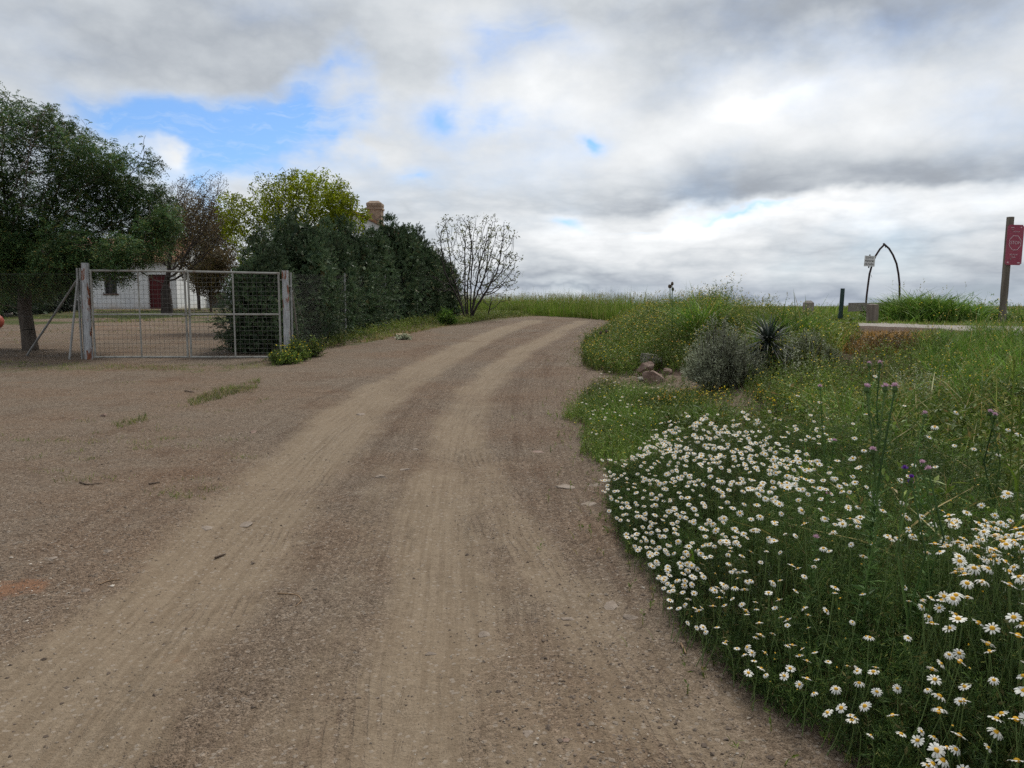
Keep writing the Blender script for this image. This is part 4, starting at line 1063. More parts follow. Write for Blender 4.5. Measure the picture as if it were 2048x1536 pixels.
def leafy_tree(name, label, b, lobes, Y, dep, n, leafmat, barkmat, ll, lw, per, trunk, step=.24, kill=.36, r0=.006, lim=.016, rmax=.16, seed=1, spread=.09, trop=(0, 0, .1), cat='tree', start=None, parents=None, tips_only=False, infl=2.5, tr_r=0):
    t = thing(name, label, cat, b)
    A = clumps(lobes, Y, dep, seed=seed, n=n)
    Pn, par = grow(start if start is not None else [b+np.array([0, 0, -.1])]+[b+np.array(v) for v in trunk], A, step, kill, infl, trop=trop, parents=parents)
    r, ch = radii(Pn, par, r0, 2.2, rmax)
    if tr_r: r[:len(trunk)+1] = np.maximum(r[:len(trunk)+1], tr_r*np.linspace(1.15, .85, len(trunk)+1)); r[len(trunk)+1:] = np.where(r[len(trunk)+1:] > .03, r[len(trunk)+1:]*1.25, r[len(trunk)+1:])
    wood(Pn, par, r, barkmat, t, b)
    if per > 0:
        mb = MB()
        if tips_only:
            k = np.where(ch == 0)[0]; k = np.repeat(k[par[k] >= 0], int(per)); c = Pn[k]+rng.normal(0, spread, (len(k), 3)); d = Pn[k]-Pn[par[k]]
        else:
            c = clumps(lobes, Y, dep, seed=seed, n=int(per)); kp, nd = near_nodes(c, Pn, spread*2.2); c = c[kp]; d = (c-Pn[nd[kp]]); c = Pn[nd[kp]]*.35+c*.65
        N = len(c)
        mb.leaves(c-b, unit(d)*.6+rng.normal(0, .6, (N, 3)), rng.normal(0, .7, (N, 3))+[0, 0, 1.], ll*rng.uniform(.6, 1.3, N), lw*rng.uniform(.7, 1.2, N))
        mb.build('crown', leafmat, t)
    return t
Yl = 27.; bl = at(592, 600, Yl); bl[2] = H(bl[0], Yl)
leafy_tree('spring_tree', 'yellow-green tree in fresh leaf rising behind the hedge', bl,
    [(600, 420, 80), (545, 400, 55), (655, 395, 55), (505, 440, 45), (694, 436, 42), (600, 368, 40), (560, 480, 60), (640, 480, 60), (462, 412, 34), (475, 480, 40), (520, 360, 24), (650, 352, 24), (684, 398, 34), (668, 432, 46), (520, 520, 45), (450, 450, 24), (730, 432, 16), (485, 540, 30)],
    Yl, 1.3, 2600, M['lime'], M['bark_dark'], .09, .052, 36000, [(0, 0, .6), (.05, 0, 1.3), (0, 0, 1.9)], tr_r=.12, step=.17, kill=.2, lim=.02, r0=.0045, seed=5, spread=.11)
Yb = 40.; bb = P(333, 611); 
bb = at(333, 614, Yb); bb[2] = H(bb[0], Yb)
leafy_tree('bare_tree', 'bare twiggy tree with a forked trunk before the red door', bb,
    [(350, 420, 52), (390, 400, 50), (425, 372, 34), (436, 420, 45), (400, 460, 60), (350, 480, 60), (310, 470, 50), (430, 480, 40), (320, 410, 30), (270, 548, 24), (370, 540, 30), (365, 370, 24), (240, 540, 14)],
    Yb, 1.8, 3200, M['rust_leaf'], M['bark_dark'], .075, .04, 13000, [(.03, 0, .5), (0, 0, 1.0), (.02, 0, 1.35)], tr_r=.27, step=.2, kill=.23, r0=.0065, lim=.016, rmax=.42, seed=7, spread=.12, trop=(0, 0, .12))
Yc = 47.; bc = at(398, 614, Yc); bc[2] = H(bc[0], Yc)
leafy_tree('brown_tree', 'reddish brown thin-leaved tree behind the bare tree, at the house corner', bc,
    [(395, 440, 58), (440, 455, 44), (345, 450, 48), (420, 505, 58), (448, 525, 36), (395, 540, 36), (330, 500, 44)],
    Yc, 1.8, 1900, M['rust_leaf'], M['bark_dark'], .13, .07, 27000, [(0, 0, .8), (-.1, 0, 1.6), (-.1, 0, 2.4)], step=.25, kill=.3, r0=.007, lim=.02, rmax=.3, seed=9, spread=.2)
Yd = 43.; bd = at(422, 615, Yd); bd[2] = H(bd[0], Yd)
leafy_tree('dense_bush', 'dense brown weeping bush beside the dark grey tank', bd,
    [(420, 545, 34), (440, 560, 26), (405, 565, 28), (430, 520, 28), (425, 585, 24), (395, 545, 18), (447, 535, 16)],
    Yd, .8, 900, M['rust_leaf'], M['twig_brown'], .16, .05, 9000, [(0, 0, .3)], step=.16, kill=.2, r0=.008, lim=.03, rmax=.1, seed=19, spread=.13, cat='bush')
# the bare bush at the end of the hedge: many stems
b0 = P(937, 641); Ys = b0[1]
st_ = [b0+[0, 0, -.1]]; pr_ = [-1]
for j in range(9):
    a = rng.uniform(0, 6.28); q = rng.uniform(.05, .28); st_.append(b0+[q*math.cos(a), q*math.sin(a), .12]); pr_.append(0)
leafy_tree('bare_bush', 'tall bare many-stemmed bush with leaf tufts at the end of the hedge', b0,
    [(955, 530, 78), (905, 480, 44), (960, 475, 46), (1000, 485, 38), (1020, 560, 26), (1028, 520, 18), (890, 450, 22), (985, 450, 24), (925, 448, 20), (870, 560, 34), (880, 500, 24), (990, 540, 46), (1015, 462, 12), (930, 580, 36), (1000, 580, 20)],
    Ys, 1.0, 2200, M['tuft_leaf'], M['twig_grey'], .12, .055, 5, [], step=.16, kill=.19, r0=.0078, rmax=.095, seed=13, spread=.05, trop=(0, 0, .16), cat='bush', start=st_, parents=pr_, tips_only=True, infl=4.)
b1 = P(977, 637)
leafy_tree('small_bush', 'small sparse bush between the bare bush and the green post', b1,
    [(980, 600, 22), (1005, 597, 14), (965, 590, 12), (985, 580, 12)], b1[1], .35, 150, M['tuft_leaf'], M['twig_grey'], .07, .035, 3, [(0, 0, .2)], step=.12, kill=.16, r0=.006, rmax=.03, seed=15, cat='bush')

# hedge of cypress trees, each its own tree
def cypress_mesh(h, rad, seed, ns=2600):
    r = np.random.default_rng(seed)
    tr = MB(); pts = [np.array([r.normal(0, .04), r.normal(0, .04), z]) for z in np.linspace(-.05, h*.9, 9)]; tr.tube(pts, np.linspace(.10, .015, 9), 8)
    # several leaders, each a shaggy cone of plumes
    tops = [(0, 0, h, .62*rad)]+[(rad*.62*math.cos(a)*r.uniform(.6, 1), rad*.62*math.sin(a)*r.uniform(.6, 1), h*r.uniform(.62, .97), rad*r.uniform(.48, .7)) for a in np.arange(7)*.9+r.uniform(0, 6)]
    prof = lambda u: np.interp(u, [0, .1, .35, .6, .8, .93, 1], [.88, .97, 1.0, .88, .66, .40, .10])
    mb = MB()
    for (ox, oy, hh, rr) in tops:
        m = ns//len(tops); u = r.uniform(0, 1, m)**.85; a = r.uniform(0, 6.28, m)
        q = rr*prof(u)*np.where(r.random(m) < .75, r.uniform(.75, 1.08, m), r.uniform(.3, .75, m))
        base = np.stack([ox+np.cos(a)*q, oy+np.sin(a)*q, u*hh+.02], 1)
        out = np.stack([np.cos(a)*(1-.5*u)+ox*.4, np.sin(a)*(1-.5*u)+oy*.4, .25+1.9*u**2], 1)
        dirs = unit(unit(out)+r.normal(0, .3, (m, 3)))
        big = rng.uniform(.22, .50, m)*(.9-.2*u)
        for j in range(9):                                  # a plume: sprigs along an arching axis
            t = j/9
            p = base+dirs*(big*t)[:, None]+np.array([0, 0, -.10])*(t*t)
            for sg in (1, -1):
                sd = unit(np.cross(dirs, r.normal(size=(m, 3)))); d = dirs*.9+sd*.75*sg
                mb.leaves(p, d, r.normal(size=(m, 3)), .10*(1-.5*t)*r.uniform(.6, 1.3, m), .026)
        n2 = m*2; u = r.uniform(0, .92, n2); a = r.uniform(0, 6.28, n2); q = rr*prof(u)*r.uniform(.1, .75, n2)
        c = np.stack([ox+np.cos(a)*q, oy+np.sin(a)*q, u*hh], 1); mb.leaves(c, r.normal(size=(n2, 3)), r.normal(size=(n2, 3)), .22, .13)
    # a shaggy leader
    return tr, mb
HG = 'cypress trees of the hedge'
protos = [cypress_mesh(3.3, 1.12, s) for s in (21, 22, 23)]
pm = []
for tr, mb in protos:
    a = tr.build('trunk', M['bark_dark']); b_ = mb.build('crown', M['cypress']); pm.append((a, b_))
used_p = [False]*3
hedge = [(-5.85, 18.9, 2.75, 0.92, 'dark cypress of the hedge nearest the gate'),
         (-5.5, 20.9, 3.35, 1.12, 'second cypress from the gate, behind the leaning steel brace'),
         (-5.35, 23.4, 3.35, 0.98, 'third cypress from the gate, in front of the yellow-green tree'),
         (-5.25, 25.9, 3.6, 1.2, 'cypress of the hedge below the brick chimney'),
         (-5.15, 28.7, 3.4, 1.12, 'cypress behind the first thin grey fence post along the hedge'),
         (-4.6, 31.4, 4.05, 1.25, 'tall ragged cypress behind the second thin grey fence post'),
         (-4.0, 34.3, 3.85, 1.1, 'cypress behind the braced fence post near the bare bush'),
         (-3.35, 37.1, 3.0, 0.95, 'last cypress of the hedge, behind the bare bush')]
for i_, (x, y, h, rd, lab) in enumerate(hedge):
    v = i_ % 3; x = x-(.30, .28, .30, .36, .40, .36, .2, .1)[i_]; t = thing('cypress', lab, 'tree', (x, y, float(H(x, y))), HG, rz=i_*1.3)
    for src in pm[v]:
        o = src if not used_p[v] else src.copy()
        if used_p[v]: COL.objects.link(o)
        o.parent = t; o.scale = (rd/1.12, rd/1.12, h*1.04/3.3)
    used_p[v] = True
# dark evergreens at the far left
for i_, (px, by, Yt, h, rd, lab) in enumerate(((20, 618, 40., 4.6, 2.0, 'dark evergreen at the left edge, behind the acacia'), (92, 617, 44., 4.4, 1.9, 'dark evergreen against the left end of the white house'), (-60, 618, 37., 4.8, 2.2, 'dark evergreen cut by the left picture edge'))):
    p = at(px, by, Yt); t = thing('evergreen_tree', lab, 'tree', (p[0], Yt, float(H(p[0], Yt))), 'evergreens left of the house', rz=i_*2.)
    for j, src in enumerate(pm[i_]):
        o = src.copy(); 
        if j == 1: o.data = src.data.copy(); o.data.materials[0] = M['evergreen']
        COL.objects.link(o); o.parent = t; o.scale = (rd/1.12, rd/1.12, h/3.3)
# ------------------------------------------------------------------ ground plants of the bank and the fields
def sow(poly, dens, ymax=60., extra=None, inner=None):
    """points on the ground inside an outline, dens per square metre"""
    W = np.array([Pb(a, max(b, 616))[:2] if b < 1700 else Pb(a, 1700)[:2] for a, b in poly]); W[:, 1] = np.minimum(W[:, 1], ymax)
    lo, hi = W.min(0), W.max(0); n = int(dens*(hi[0]-lo[0])*(hi[1]-lo[1]))
    p = rng.uniform(lo, hi, (n, 2)); k = inpoly(p[:, 0], p[:, 1], [tuple(q) for q in W]); p = p[k]
    if extra is not None: p = p[extra(p[:, 0], p[:, 1])]
    return np.column_stack([p, H(p[:, 0], p[:, 1])])
def patchy(p, sc_, lo, hi, seed=0.): return rng.random(len(p)) < sst(lo, hi, fbm(p[:, 0]*sc_+seed, p[:, 1]*sc_+seed*2, 3))
def onveg(x, y): return x > xr(y)+.02+(fbm(x*2.5, y*2.5, 2)-.5)*.3
def notroad(x, y): return np.abs(polyd(x, y, XROAD)[0]) > 1.72

def grass_at(mb, p, h, w, bend=.5, dry=.06, hv=.3, seg=3, a0=0.):
    n = len(p)
    if not n: return
    hh = h*np.clip(rng.normal(1, hv, n), .35, 1.9)
    t = np.where(rng.random(n) < dry, rng.uniform(.5, 1, n), rng.uniform(0, .22, n)**1.5+a0)
    mb.blades(p, hh, w*rng.uniform(.6, 1.4, n), rng.uniform(0, 6.28, n), np.clip(rng.normal(bend, .25, n), .05, 1.2), seg, 0, np.clip(t, 0, 1))
def seed_heads(mb, p, h, size=.05, a=.55):
    """fine grass stalks with an oat-like head"""
    n = len(p); hh = h*rng.uniform(.75, 1.25, n); az = rng.uniform(0, 6.28, n); b = rng.uniform(.05, .3, n)
    mb.blades(p, hh, .0045, az, b, 3, 0, a*.6)
    top = p+np.stack([np.cos(az)*b*hh, np.sin(az)*b*hh, hh*(1-.35*b)], 1)
    for k in range(4):
        q = top-np.stack([np.cos(az)*b*hh, np.sin(az)*b*hh, hh*.7], 1)*(.05*k)
        mb.leaves(q, rng.normal(0, .6, (n, 3))+[0, 0, .5], rng.normal(size=(n, 3)), size*.7, size*.3, 0, a)
def herb(mb, p, h, nl, ll, lw, spread=.5, hv=.3, dry=.05, stem=True, m=0, up=.5):
    """leafy weeds: a stem with small leaves all along"""
    n = len(p)
    if not n: return np.zeros((0, 3))
    hh = h*np.clip(rng.normal(1, hv, n), .4, 1.8); az = rng.uniform(0, 6.28, n); le = rng.uniform(0, spread, n)
    tip = p+np.stack([np.cos(az)*le*hh, np.sin(az)*le*hh, hh*(1-.25*le)], 1)
    if stem: mb.blades(p, hh, .005, az, le, 2, m, .05)
    for j in range(nl):
        t = rng.uniform(.12, 1, n)
        q = p+np.stack([np.cos(az)*le*hh*t**1.8, np.sin(az)*le*hh*t**1.8, hh*t*(1-.25*le*t)], 1)
        d = rng.normal(0, 1, (n, 3)); d[:, 2] = np.abs(d[:, 2])*up+.15
        mb.leaves(q, d, rng.normal(0, .6, (n, 3))+[0, 0, 1.], ll*rng.uniform(.5, 1.4, n), lw*rng.uniform(.6, 1.3, n), m, np.where(rng.random(n) < dry, .9, 0.))
    return tip
def dots(mb, c, r, m=0, tilt=.5):
    """small open flowers: hexagons facing roughly up"""
    n = len(c); nr = unit(rng.normal(0, tilt, (n, 3))+[0, -.25, 1.]); u = unit(np.cross(nr, rng.normal(size=(n, 3)))); v = np.cross(nr, u)
    r = np.broadcast_to(r, (n,)); V = []
    for j in range(6):
        a = j*math.pi/3; V.append(c+(u*math.cos(a)+v*math.sin(a))*(r*(1. if j % 2 else .75))[:, None])
    V = np.stack(V, 1).reshape(-1, 3); o = (np.arange(n)*6)[:, None]
    mb.add(V, np.concatenate([o+[[0, 1, 2, 3]], o+[[0, 3, 4, 5]]]), m=m)
def stuff(mb, name, mats, label=None):
    o = mb.build(name, mats); return tag(o, label, None, None, 'stuff')

# -- the daisy mound
def mound_h(x, y):
    e = x-xr(y)
    return (.13+.50*sst(-.05, .62, e)+.17*sst(1.0, 2.0, e)+.20*sst(2.9, 2.0, y)*sst(-.15, .35, e))*sst(7.2, 6.0, y)*(.85+.3*fbm(x*1.7, y*1.7, 3))
Z1 = [(1790, 1690), (1480, 1405), (1370, 1275), (1250, 1150), (1222, 1050), (1240, 985), (1400, 985), (1600, 1000), (1800, 1060), (2000, 1200), (2300, 1350), (2700, 1690)]
def inmound(x, y): return (x > xr(y)-.02) & (y > 1.15) & (y < 6.9) & (x < 3.1)
mb = MB()
p = rng.uniform([.5, 1.15], [3.1, 6.9], (26000, 2)); p = p[inmound(p[:, 0], p[:, 1])]
p = p[rng.random(len(p)) < np.where(p[:, 1] < 3.2, 1., .75)*sst(3.1, 2.3, p[:, 0])]
pz = np.column_stack([p, H(p[:, 0], p[:, 1])]); hm = mound_h(p[:, 0], p[:, 1])
lean = np.where(p[:, 0]-xr(p[:, 1]) < .35, math.pi, 0)+rng.normal(0, 1.1, len(p))
n = len(pz); hh = hm*rng.uniform(.55, 1.06, n); bend = rng.uniform(.05, .5, n)
mb.blades(pz, hh, .0035, lean, bend, 2, 0, np.where(rng.random(n) < .05, .8, rng.uniform(0, .1, n)))
for j in range(7):                                           # finely divided leaves
    t = rng.uniform(.15, 1., n)
    q = pz+np.stack([np.cos(lean)*bend*hh*t**1.8, np.sin(lean)*bend*hh*t**1.8, hh*t*(1-.35*bend*t)], 1)
    d = unit(rng.normal(0, 1, (n, 3))+[0, 0, .45]); L = rng.uniform(.03, .06, n); sd = unit(np.cross(d, rng.normal(size=(n, 3))))
    tv = np.where(rng.random(n) < .03, .8, 0.)
    for s in range(3):
        c = q+d*(L*(s+.4)/3)[:, None]
        for g in (1, -1): mb.leaves(c, d*.8+sd*g*.8, rng.normal(size=(n, 3)), .019, .0034, 0, tv)
    mb.leaves(q, d, sd, L*1.1, .0032, 0, tv)
kk = rng.random(n) < .025; seed_heads(mb, pz[kk], hh[kk]*1.25+.05, .035, .6)
kk = rng.random(n) < .30; mb.blades(pz[kk], hm[kk]*rng.uniform(.9, 1.2, kk.sum()), .0026, lean[kk], rng.uniform(.1, .5, kk.sum()), 3, 0, rng.uniform(.1, .45, kk.sum()))
stuff(mb, 'daisy_foliage', M['chamomile'])
bd = MB(); kk = rng.random(n) < .032; c_ = pz[kk]+np.stack([np.cos(lean[kk])*bend[kk]*hm[kk]*.8, np.sin(lean[kk])*bend[kk]*hm[kk]*.8, hm[kk]*rng.uniform(.8, 1.05, kk.sum())], 1)
for j in range(2): dots(bd, c_+[0, 0, .002*j], .0055-.0015*j, m=int(j == 1), tilt=.9)
stuff(bd, 'daisy_buds', [M['stem'], M['disc']])

# -- daisies
def head_meshes(seed, open_=1.):
    r = np.random.default_rng(seed); pt = MB(); np_ = int(r.integers(10, 14)); R0, R1 = .0068, .0205
    droop = r.uniform(-.25, .45)*open_
    for k in range(np_):
        if r.random() < .05: continue
        a = k*2*math.pi/np_+r.normal(0, .06); c, s = math.cos(a), math.sin(a); w_ = r.uniform(.0024, .0033); L = R1*r.uniform(.88, 1.08)
        prof = [(R0*.7, w_*.55, 0), (R0+(L-R0)*.35, w_*.95, .0012), (R0+(L-R0)*.8, w_, .0006-droop*.004), (L, w_*.45, -.0005-droop*.0085)]
        V = []
        for rad, ww, z in prof: V += [[c*rad-s*ww, s*rad+c*ww, z], [c*rad+s*ww, s*rad-c*ww, z]]
        pt.add(V, [[0, 1, 3, 2], [2, 3, 5, 4], [4, 5, 7, 6]])
    ds = MB(); V = [[0, 0, .0062]]; T = []; Q_ = []
    for i_, (rad, z) in enumerate(((.0034, .0055), (.0060, .0032), (.0074, .0002), (.004, -.003))):
        for j in range(10): V.append([rad*math.cos(j*.6283), rad*math.sin(j*.6283), z])
    T = [[0, 1+j, 1+(j+1) % 10] for j in range(10)]; Q_ = [[1+i_*10+j, 11+i_*10+j, 11+i_*10+(j+1) % 10, 1+i_*10+(j+1) % 10] for i_ in range(3) for j in range(10)]
    ds.add(V, Q_, T); return pt, ds
NV = 8
hp = [head_meshes(100+k, (1, 1, .4, 1.4, 1, 1.8, -3.2, 1)[k]) for k in range(NV)]
# heads spread over the mound; where they stand thick follows the photo's drifts
def drift(px, py):
    g = lambda cx, cy, sx, sy, a: a*np.exp(-((px-cx)/sx)**2-((py-cy)/sy)**2)
    d = g(1430, 885, 160, 50, .8)+g(1340, 940, 90, 60, .9)+g(1400, 1010, 140, 90, 1.0)+g(1350, 1080, 90, 110, .9)+g(1480, 1130, 120, 80, .9)+g(1440, 1230, 110, 90, .7)+g(1350, 1160, 60, 80, .6)
    d += g(1600, 1160, 110, 110, .33)+g(1680, 1060, 120, 80, .26)+g(1560, 950, 120, 50, .55)+g(1970, 1190, 80, 110, 1.7)+g(1990, 1430, 90, 130, 2.2)+g(1990, 1300, 80, 110, 1.5)+g(1880, 1480, 60, 70, .7)+g(1760, 1400, 200, 100, .16)+g(1850, 1080, 140, 40, .12)+g(1560, 1330, 200, 110, .34)+g(1700, 1430, 160, 90, .25)+g(1300, 1080, 60, 90, .5)
    return d+.03
mound = []
pp = rng.uniform([.45, 1.2], [3.0, 6.85], (30000, 2)); pp = pp[(pp[:, 0] > xr(pp[:, 1])-.10) & inmound(pp[:, 0]+.12, pp[:, 1])]
zz = H(pp[:, 0], pp[:, 1]); hd = np.maximum(mound_h(pp[:, 0]+.06, pp[:, 1]), .10)*rng.uniform(.86, 1.14, len(pp))+.02
a, b = proj(pp[:, 0], pp[:, 1], zz+hd); vis = (a > -50) & (a < 2110) & (b < 1590)
dn = drift(a, b)*vis
dist = np.hypot(pp[:, 0], pp[:, 1]); dn = dn*np.clip((3.6/dist)**1.7, .25, 2.6)
take = []; cell = {}
for i_ in rng.permutation(len(pp)):
    if rng.random() > dn[i_]*(.78 if a[i_] < 1850 else 1.15): continue
    key = (int(pp[i_, 0]/.045), int(pp[i_, 1]/.045))
    if key in cell and rng.random() > .25: continue
    cell[key] = 1; take.append(i_)
    if len(take) >= 1150: break
take = np.array(take); order = take[np.argsort(dist[take])]
DG = 'daisies of the roadside bank'
pet_me, disc_me = [], []
for k, (pt, ds) in enumerate(hp):
    if k < NV:
        o1_ = pt.build('petals', M['petal']); o2_ = ds.build('flower_disc', M['disc'], smooth=True)
        pet_me.append(o1_.data); disc_me.append(o2_.data); bpy.data.objects.remove(o1_); bpy.data.objects.remove(o2_)
sm_ = MB(); sm_.tube([[0, 0, 0], [.012, 0, .35], [.016, 0, .7], [0, 0, 1.]], [.0019, .0017, .0015, .0013], 5)
so = sm_.build('stem', M['stem']); stem_me = so.data; bpy.data.objects.remove(so)
def daisy_label(a, b, z):
    if a > 1860: return 'big white daisy in the cluster at the lower right corner'
    if b > 1290: return 'white daisy low on the bank at the bottom of the picture'
    if a > 1640: return 'scattered white daisy among thistles on the dark green bank'
    if b < 960: return 'small white daisy along the far crest of the daisy bank'
    return 'white daisy on the slope of the bank beside the track'
far_mb = MB()
for q, i_ in enumerate(order):
    x, y = pp[i_]; h = hd[i_]; v = int(rng.integers(NV)); s = rng.uniform(.56, 1.0)*(1.12 if dist[i_] < 2.9 else 1.)*(1.25 if a[i_] > 1860 else 1.)
    ta = rng.uniform(0, 6.28); tl = abs(rng.normal(.3, .3)); nx_, ny_ = math.sin(tl)*math.cos(ta), math.sin(tl)*math.sin(ta)-.5
    nrm = unit(np.array([nx_-.05, ny_, 1.])); rx = -math.asin(max(-1, min(1, nrm[1]))); ry = math.atan2(nrm[0], nrm[2])
    if q < 300:
        dx_, dy_ = rng.normal(0, .18, 2)*h; x_, y_ = x-dx_, y-dy_; t = thing('daisy', daisy_label(a[i_], b[i_], h), 'daisy', (x_, y_, float(H(x_, y_))-.01), DG); h = h+zz[i_]-float(H(x_, y_))+.01
        for nm, me, lc in (('petals', pet_me[v], h), ('flower_disc', disc_me[v], h), ('stem', stem_me, 0)):
            o = bpy.data.objects.new(nm, me); COL.objects.link(o); o.parent = t; o.location = (0, 0, lc)
            if nm == 'stem': o.scale = (1.15, 1.15, math.sqrt(h*h+dx_**2+dy_**2)+.004); o.rotation_euler = (-math.atan2(dy_, h), math.atan2(dx_, h), 0)
            else: o.location = (dx_, dy_, lc); o.scale = (s, s, s); o.rotation_euler = (rx, ry, rng.uniform(0, 6.28))
    else:
        u = unit(np.cross(nrm, [1, .3, 0])); w3 = np.cross(nrm, u); Rm = np.stack([u, w3, nrm], 1)*s; c = np.array([x, y, zz[i_]+h])
        for mm, src in ((0, hp[v][0]), (1, hp[v][1])):
            V = np.vstack(src.V)@Rm.T+c
            far_mb.add(V, np.vstack(src.Q), np.vstack(src.T) if src.T else None, m=mm)
        far_mb.blades(np.array([[x, y, zz[i_]]]), h, .003, np.array([ta]), np.array([.02]), 2, 2)
# little white daisies in the tufts along the track further on
e_ = sow([(1140, 850), (1190, 930), (1300, 960), (1420, 880), (1330, 800), (1210, 770)], 16, extra=onveg)
e2 = sow([(1165, 725), (1165, 690), (1200, 665), (1250, 642), (1330, 640), (1300, 700), (1260, 750)], 3.0, extra=onveg)
for e_, hr in ((e_, (.14, .32)), (e2, (.25, .6))):
    for c0 in e_:
        v = int(rng.integers(NV)); s = rng.uniform(.55, .85); nrm = unit(np.array([rng.normal(0, .25), -.25+rng.normal(0, .25), 1])); u = unit(np.cross(nrm, [1, .3, 0])); Rm = np.stack([u, np.cross(nrm, u), nrm], 1)*s
        c = c0+[0, 0, rng.uniform(*hr)]
        for mm in (0, 1): far_mb.add(np.vstack(hp[v][mm].V)@Rm.T+c, np.vstack(hp[v][mm].Q), np.vstack(hp[v][mm].T) if hp[v][mm].T else None, m=mm)
stuff(far_mb, 'daisies_beyond', [M['petal'], M['disc'], M['stem']])

# -- tall grass right of the mound, with dry yellow blades
mb = MB()
p = rng.uniform([1.4, 1.6], [6.2, 8.4], (24000, 2)); e = p[:, 0]-xr(p[:, 1])
k = (e > .9+.5*fbm(p[:, 0]*1.3, p[:, 1]*1.3, 2)) & ((p[:, 1] < 6.5) | (e > 2.4)) & (rng.random(len(p)) < .30+.70*sst(1.0, 2.2, e)); p = p[k]
p3 = np.column_stack([p, H(p[:, 0], p[:, 1])]); gx_, gy_ = proj(*p3.T); p3 = p3[(gx_ < 2300)]
dr = .10+.30*sst(.5, .75, fbm(p3[:, 0]*.9+3, p3[:, 1]*.9, 3))
p3 = p3[rng.random(len(p3)) < .25+.75*sst(.35, .6, fbm(p3[:, 0]*1.6, p3[:, 1]*1.6, 3))]; grass_at(mb, p3, .26+.40*fbm(p3[:, 0]*1.1+7, p3[:, 1]*1.1, 3), .0075, .6, .16, seg=4)
q = p3[rng.random(len(p3)) < .10]; grass_at(mb, q, .62, .017, .85, .38, seg=4)
q = p3[rng.random(len(p3)) < .03]; seed_heads(mb, q, .66, .05)
q = rng.normal(0, 1, (420, 2))*[.45, .5]+[2.45, 4.0]; grass_at(mb, np.column_stack([q, H(q[:, 0], q[:, 1])]), .55, .024, .9, .45, seg=4)
stuff(mb, 'tall_grass', M['grass'])
mb = MB(); q = rng.uniform([1.5, 1.6], [5.6, 8.2], (5200, 2)); q = q[(q[:, 0]-xr(q[:, 1])) > .9]; q3 = np.column_stack([q, H(q[:, 0], q[:, 1])])
herb(mb, q3, .34, 14, .045, .012, .5); k = patchy(q3, 1.3, .5, .6, 3.); herb(mb, q3[k], .40, 20, .075, .024, .5); stuff(mb, 'weeds', M['herb'])

# -- tufts and low weeds along the track edge
mb = MB(); ZL = [(1115, 845), (1150, 880), (1150, 920), (1225, 975), (1330, 1000), (1450, 960), (1480, 880), (1400, 810), (1300, 790), (1200, 775)]
p = sow(ZL, 1500, extra=onveg); p = p[patchy(p, 1.6, .30, .52)]
hz_ = (.08+.17*sst(0, .5, p[:, 0]-xr(p[:, 1])))*(.35+1.3*fbm(p[:, 0]*2.2, p[:, 1]*2.2, 3)); grass_at(mb, p, hz_, .005, .6, .06)
p2 = sow([(1290, 880), (1450, 870), (1500, 850), (1360, 835), (1290, 850)], 420); grass_at(mb, p2, .28, .009, .7, .05, seg=4)
stuff(mb, 'verge_grass', M['grass'])
mb = MB(); p = sow(ZL, 420, extra=onveg); tips = herb(mb, p, .20, 12, .028, .009, .6)
y1 = MB(); k = rng.random(len(tips)) < .10; dots(y1, tips[k], .009)
# -- yellow flower mat on half-bare soil
ZM = [(1290, 830), (1330, 790), (1480, 800), (1640, 790), (1720, 860), (1700, 930), (1560, 960), (1440, 930), (1360, 880)]
p = sow(ZM, 420); p = p[patchy(p, 1.2, .30, .62)]; tips = herb(mb, p, .13, 10, .022, .008, .6)
dots(y1, tips[rng.random(len(tips)) < .85], .0105); k = rng.random(len(tips)) < .3; dots(y1, tips[k]+[.01, .01, .01], .011, m=1)
p = sow(ZM, 160); grass_at(mb, p[patchy(p, 1.5, .4, .6)], .16, .004, .6, .12)
p = sow([(1190, 742), (1300, 750), (1450, 766), (1560, 795), (1500, 830), (1330, 812), (1180, 798)], 55, extra=onveg); herb(mb, p, .12, 12, .032, .012, .6); grass_at(mb, p[::2]+[.03, .02, 0], .12, .005, .7, .2)
# -- the weedy slope right of the soil up to the road
ZW = [(1500, 730), (1640, 722), (1860, 722), (2010, 760), (2100, 900), (1900, 1000), (1640, 960), (1560, 830), (1480, 790)]
p = sow(ZW, 330); p = p[patchy(p, .8, .15, .45)]; tips = herb(mb, p, .26, 15, .036, .011, .5); dots(y1, tips[rng.random(len(tips)) < .22], .011)
p = sow(ZW, 260); grass_at(mb, p, .24, .006, .6, .10)
stuff(mb, 'low_weeds', M['herb'])
# greyish fuzzy plants
mb = MB(); p = sow([(1590, 800), (1700, 780), (1800, 830), (1830, 920), (1720, 960), (1620, 920)], 240); p = p[patchy(p, 1.0, .35, .6)]; herb(mb, p, .34, 18, .030, .010, .5)
p = sow([(1780, 790), (1900, 790), (1930, 850), (1800, 860)], 160); herb(mb, p[patchy(p, 1.2, .3, .6)], .34, 16, .028, .010, .5)
p = sow([(1530, 720), (1640, 690), (1680, 720), (1640, 760), (1560, 770)], 70); herb(mb, p[patchy(p, .7, .3, .6)], .45, 22, .035, .013, .4)
stuff(mb, 'grey_weeds', M['silver'])
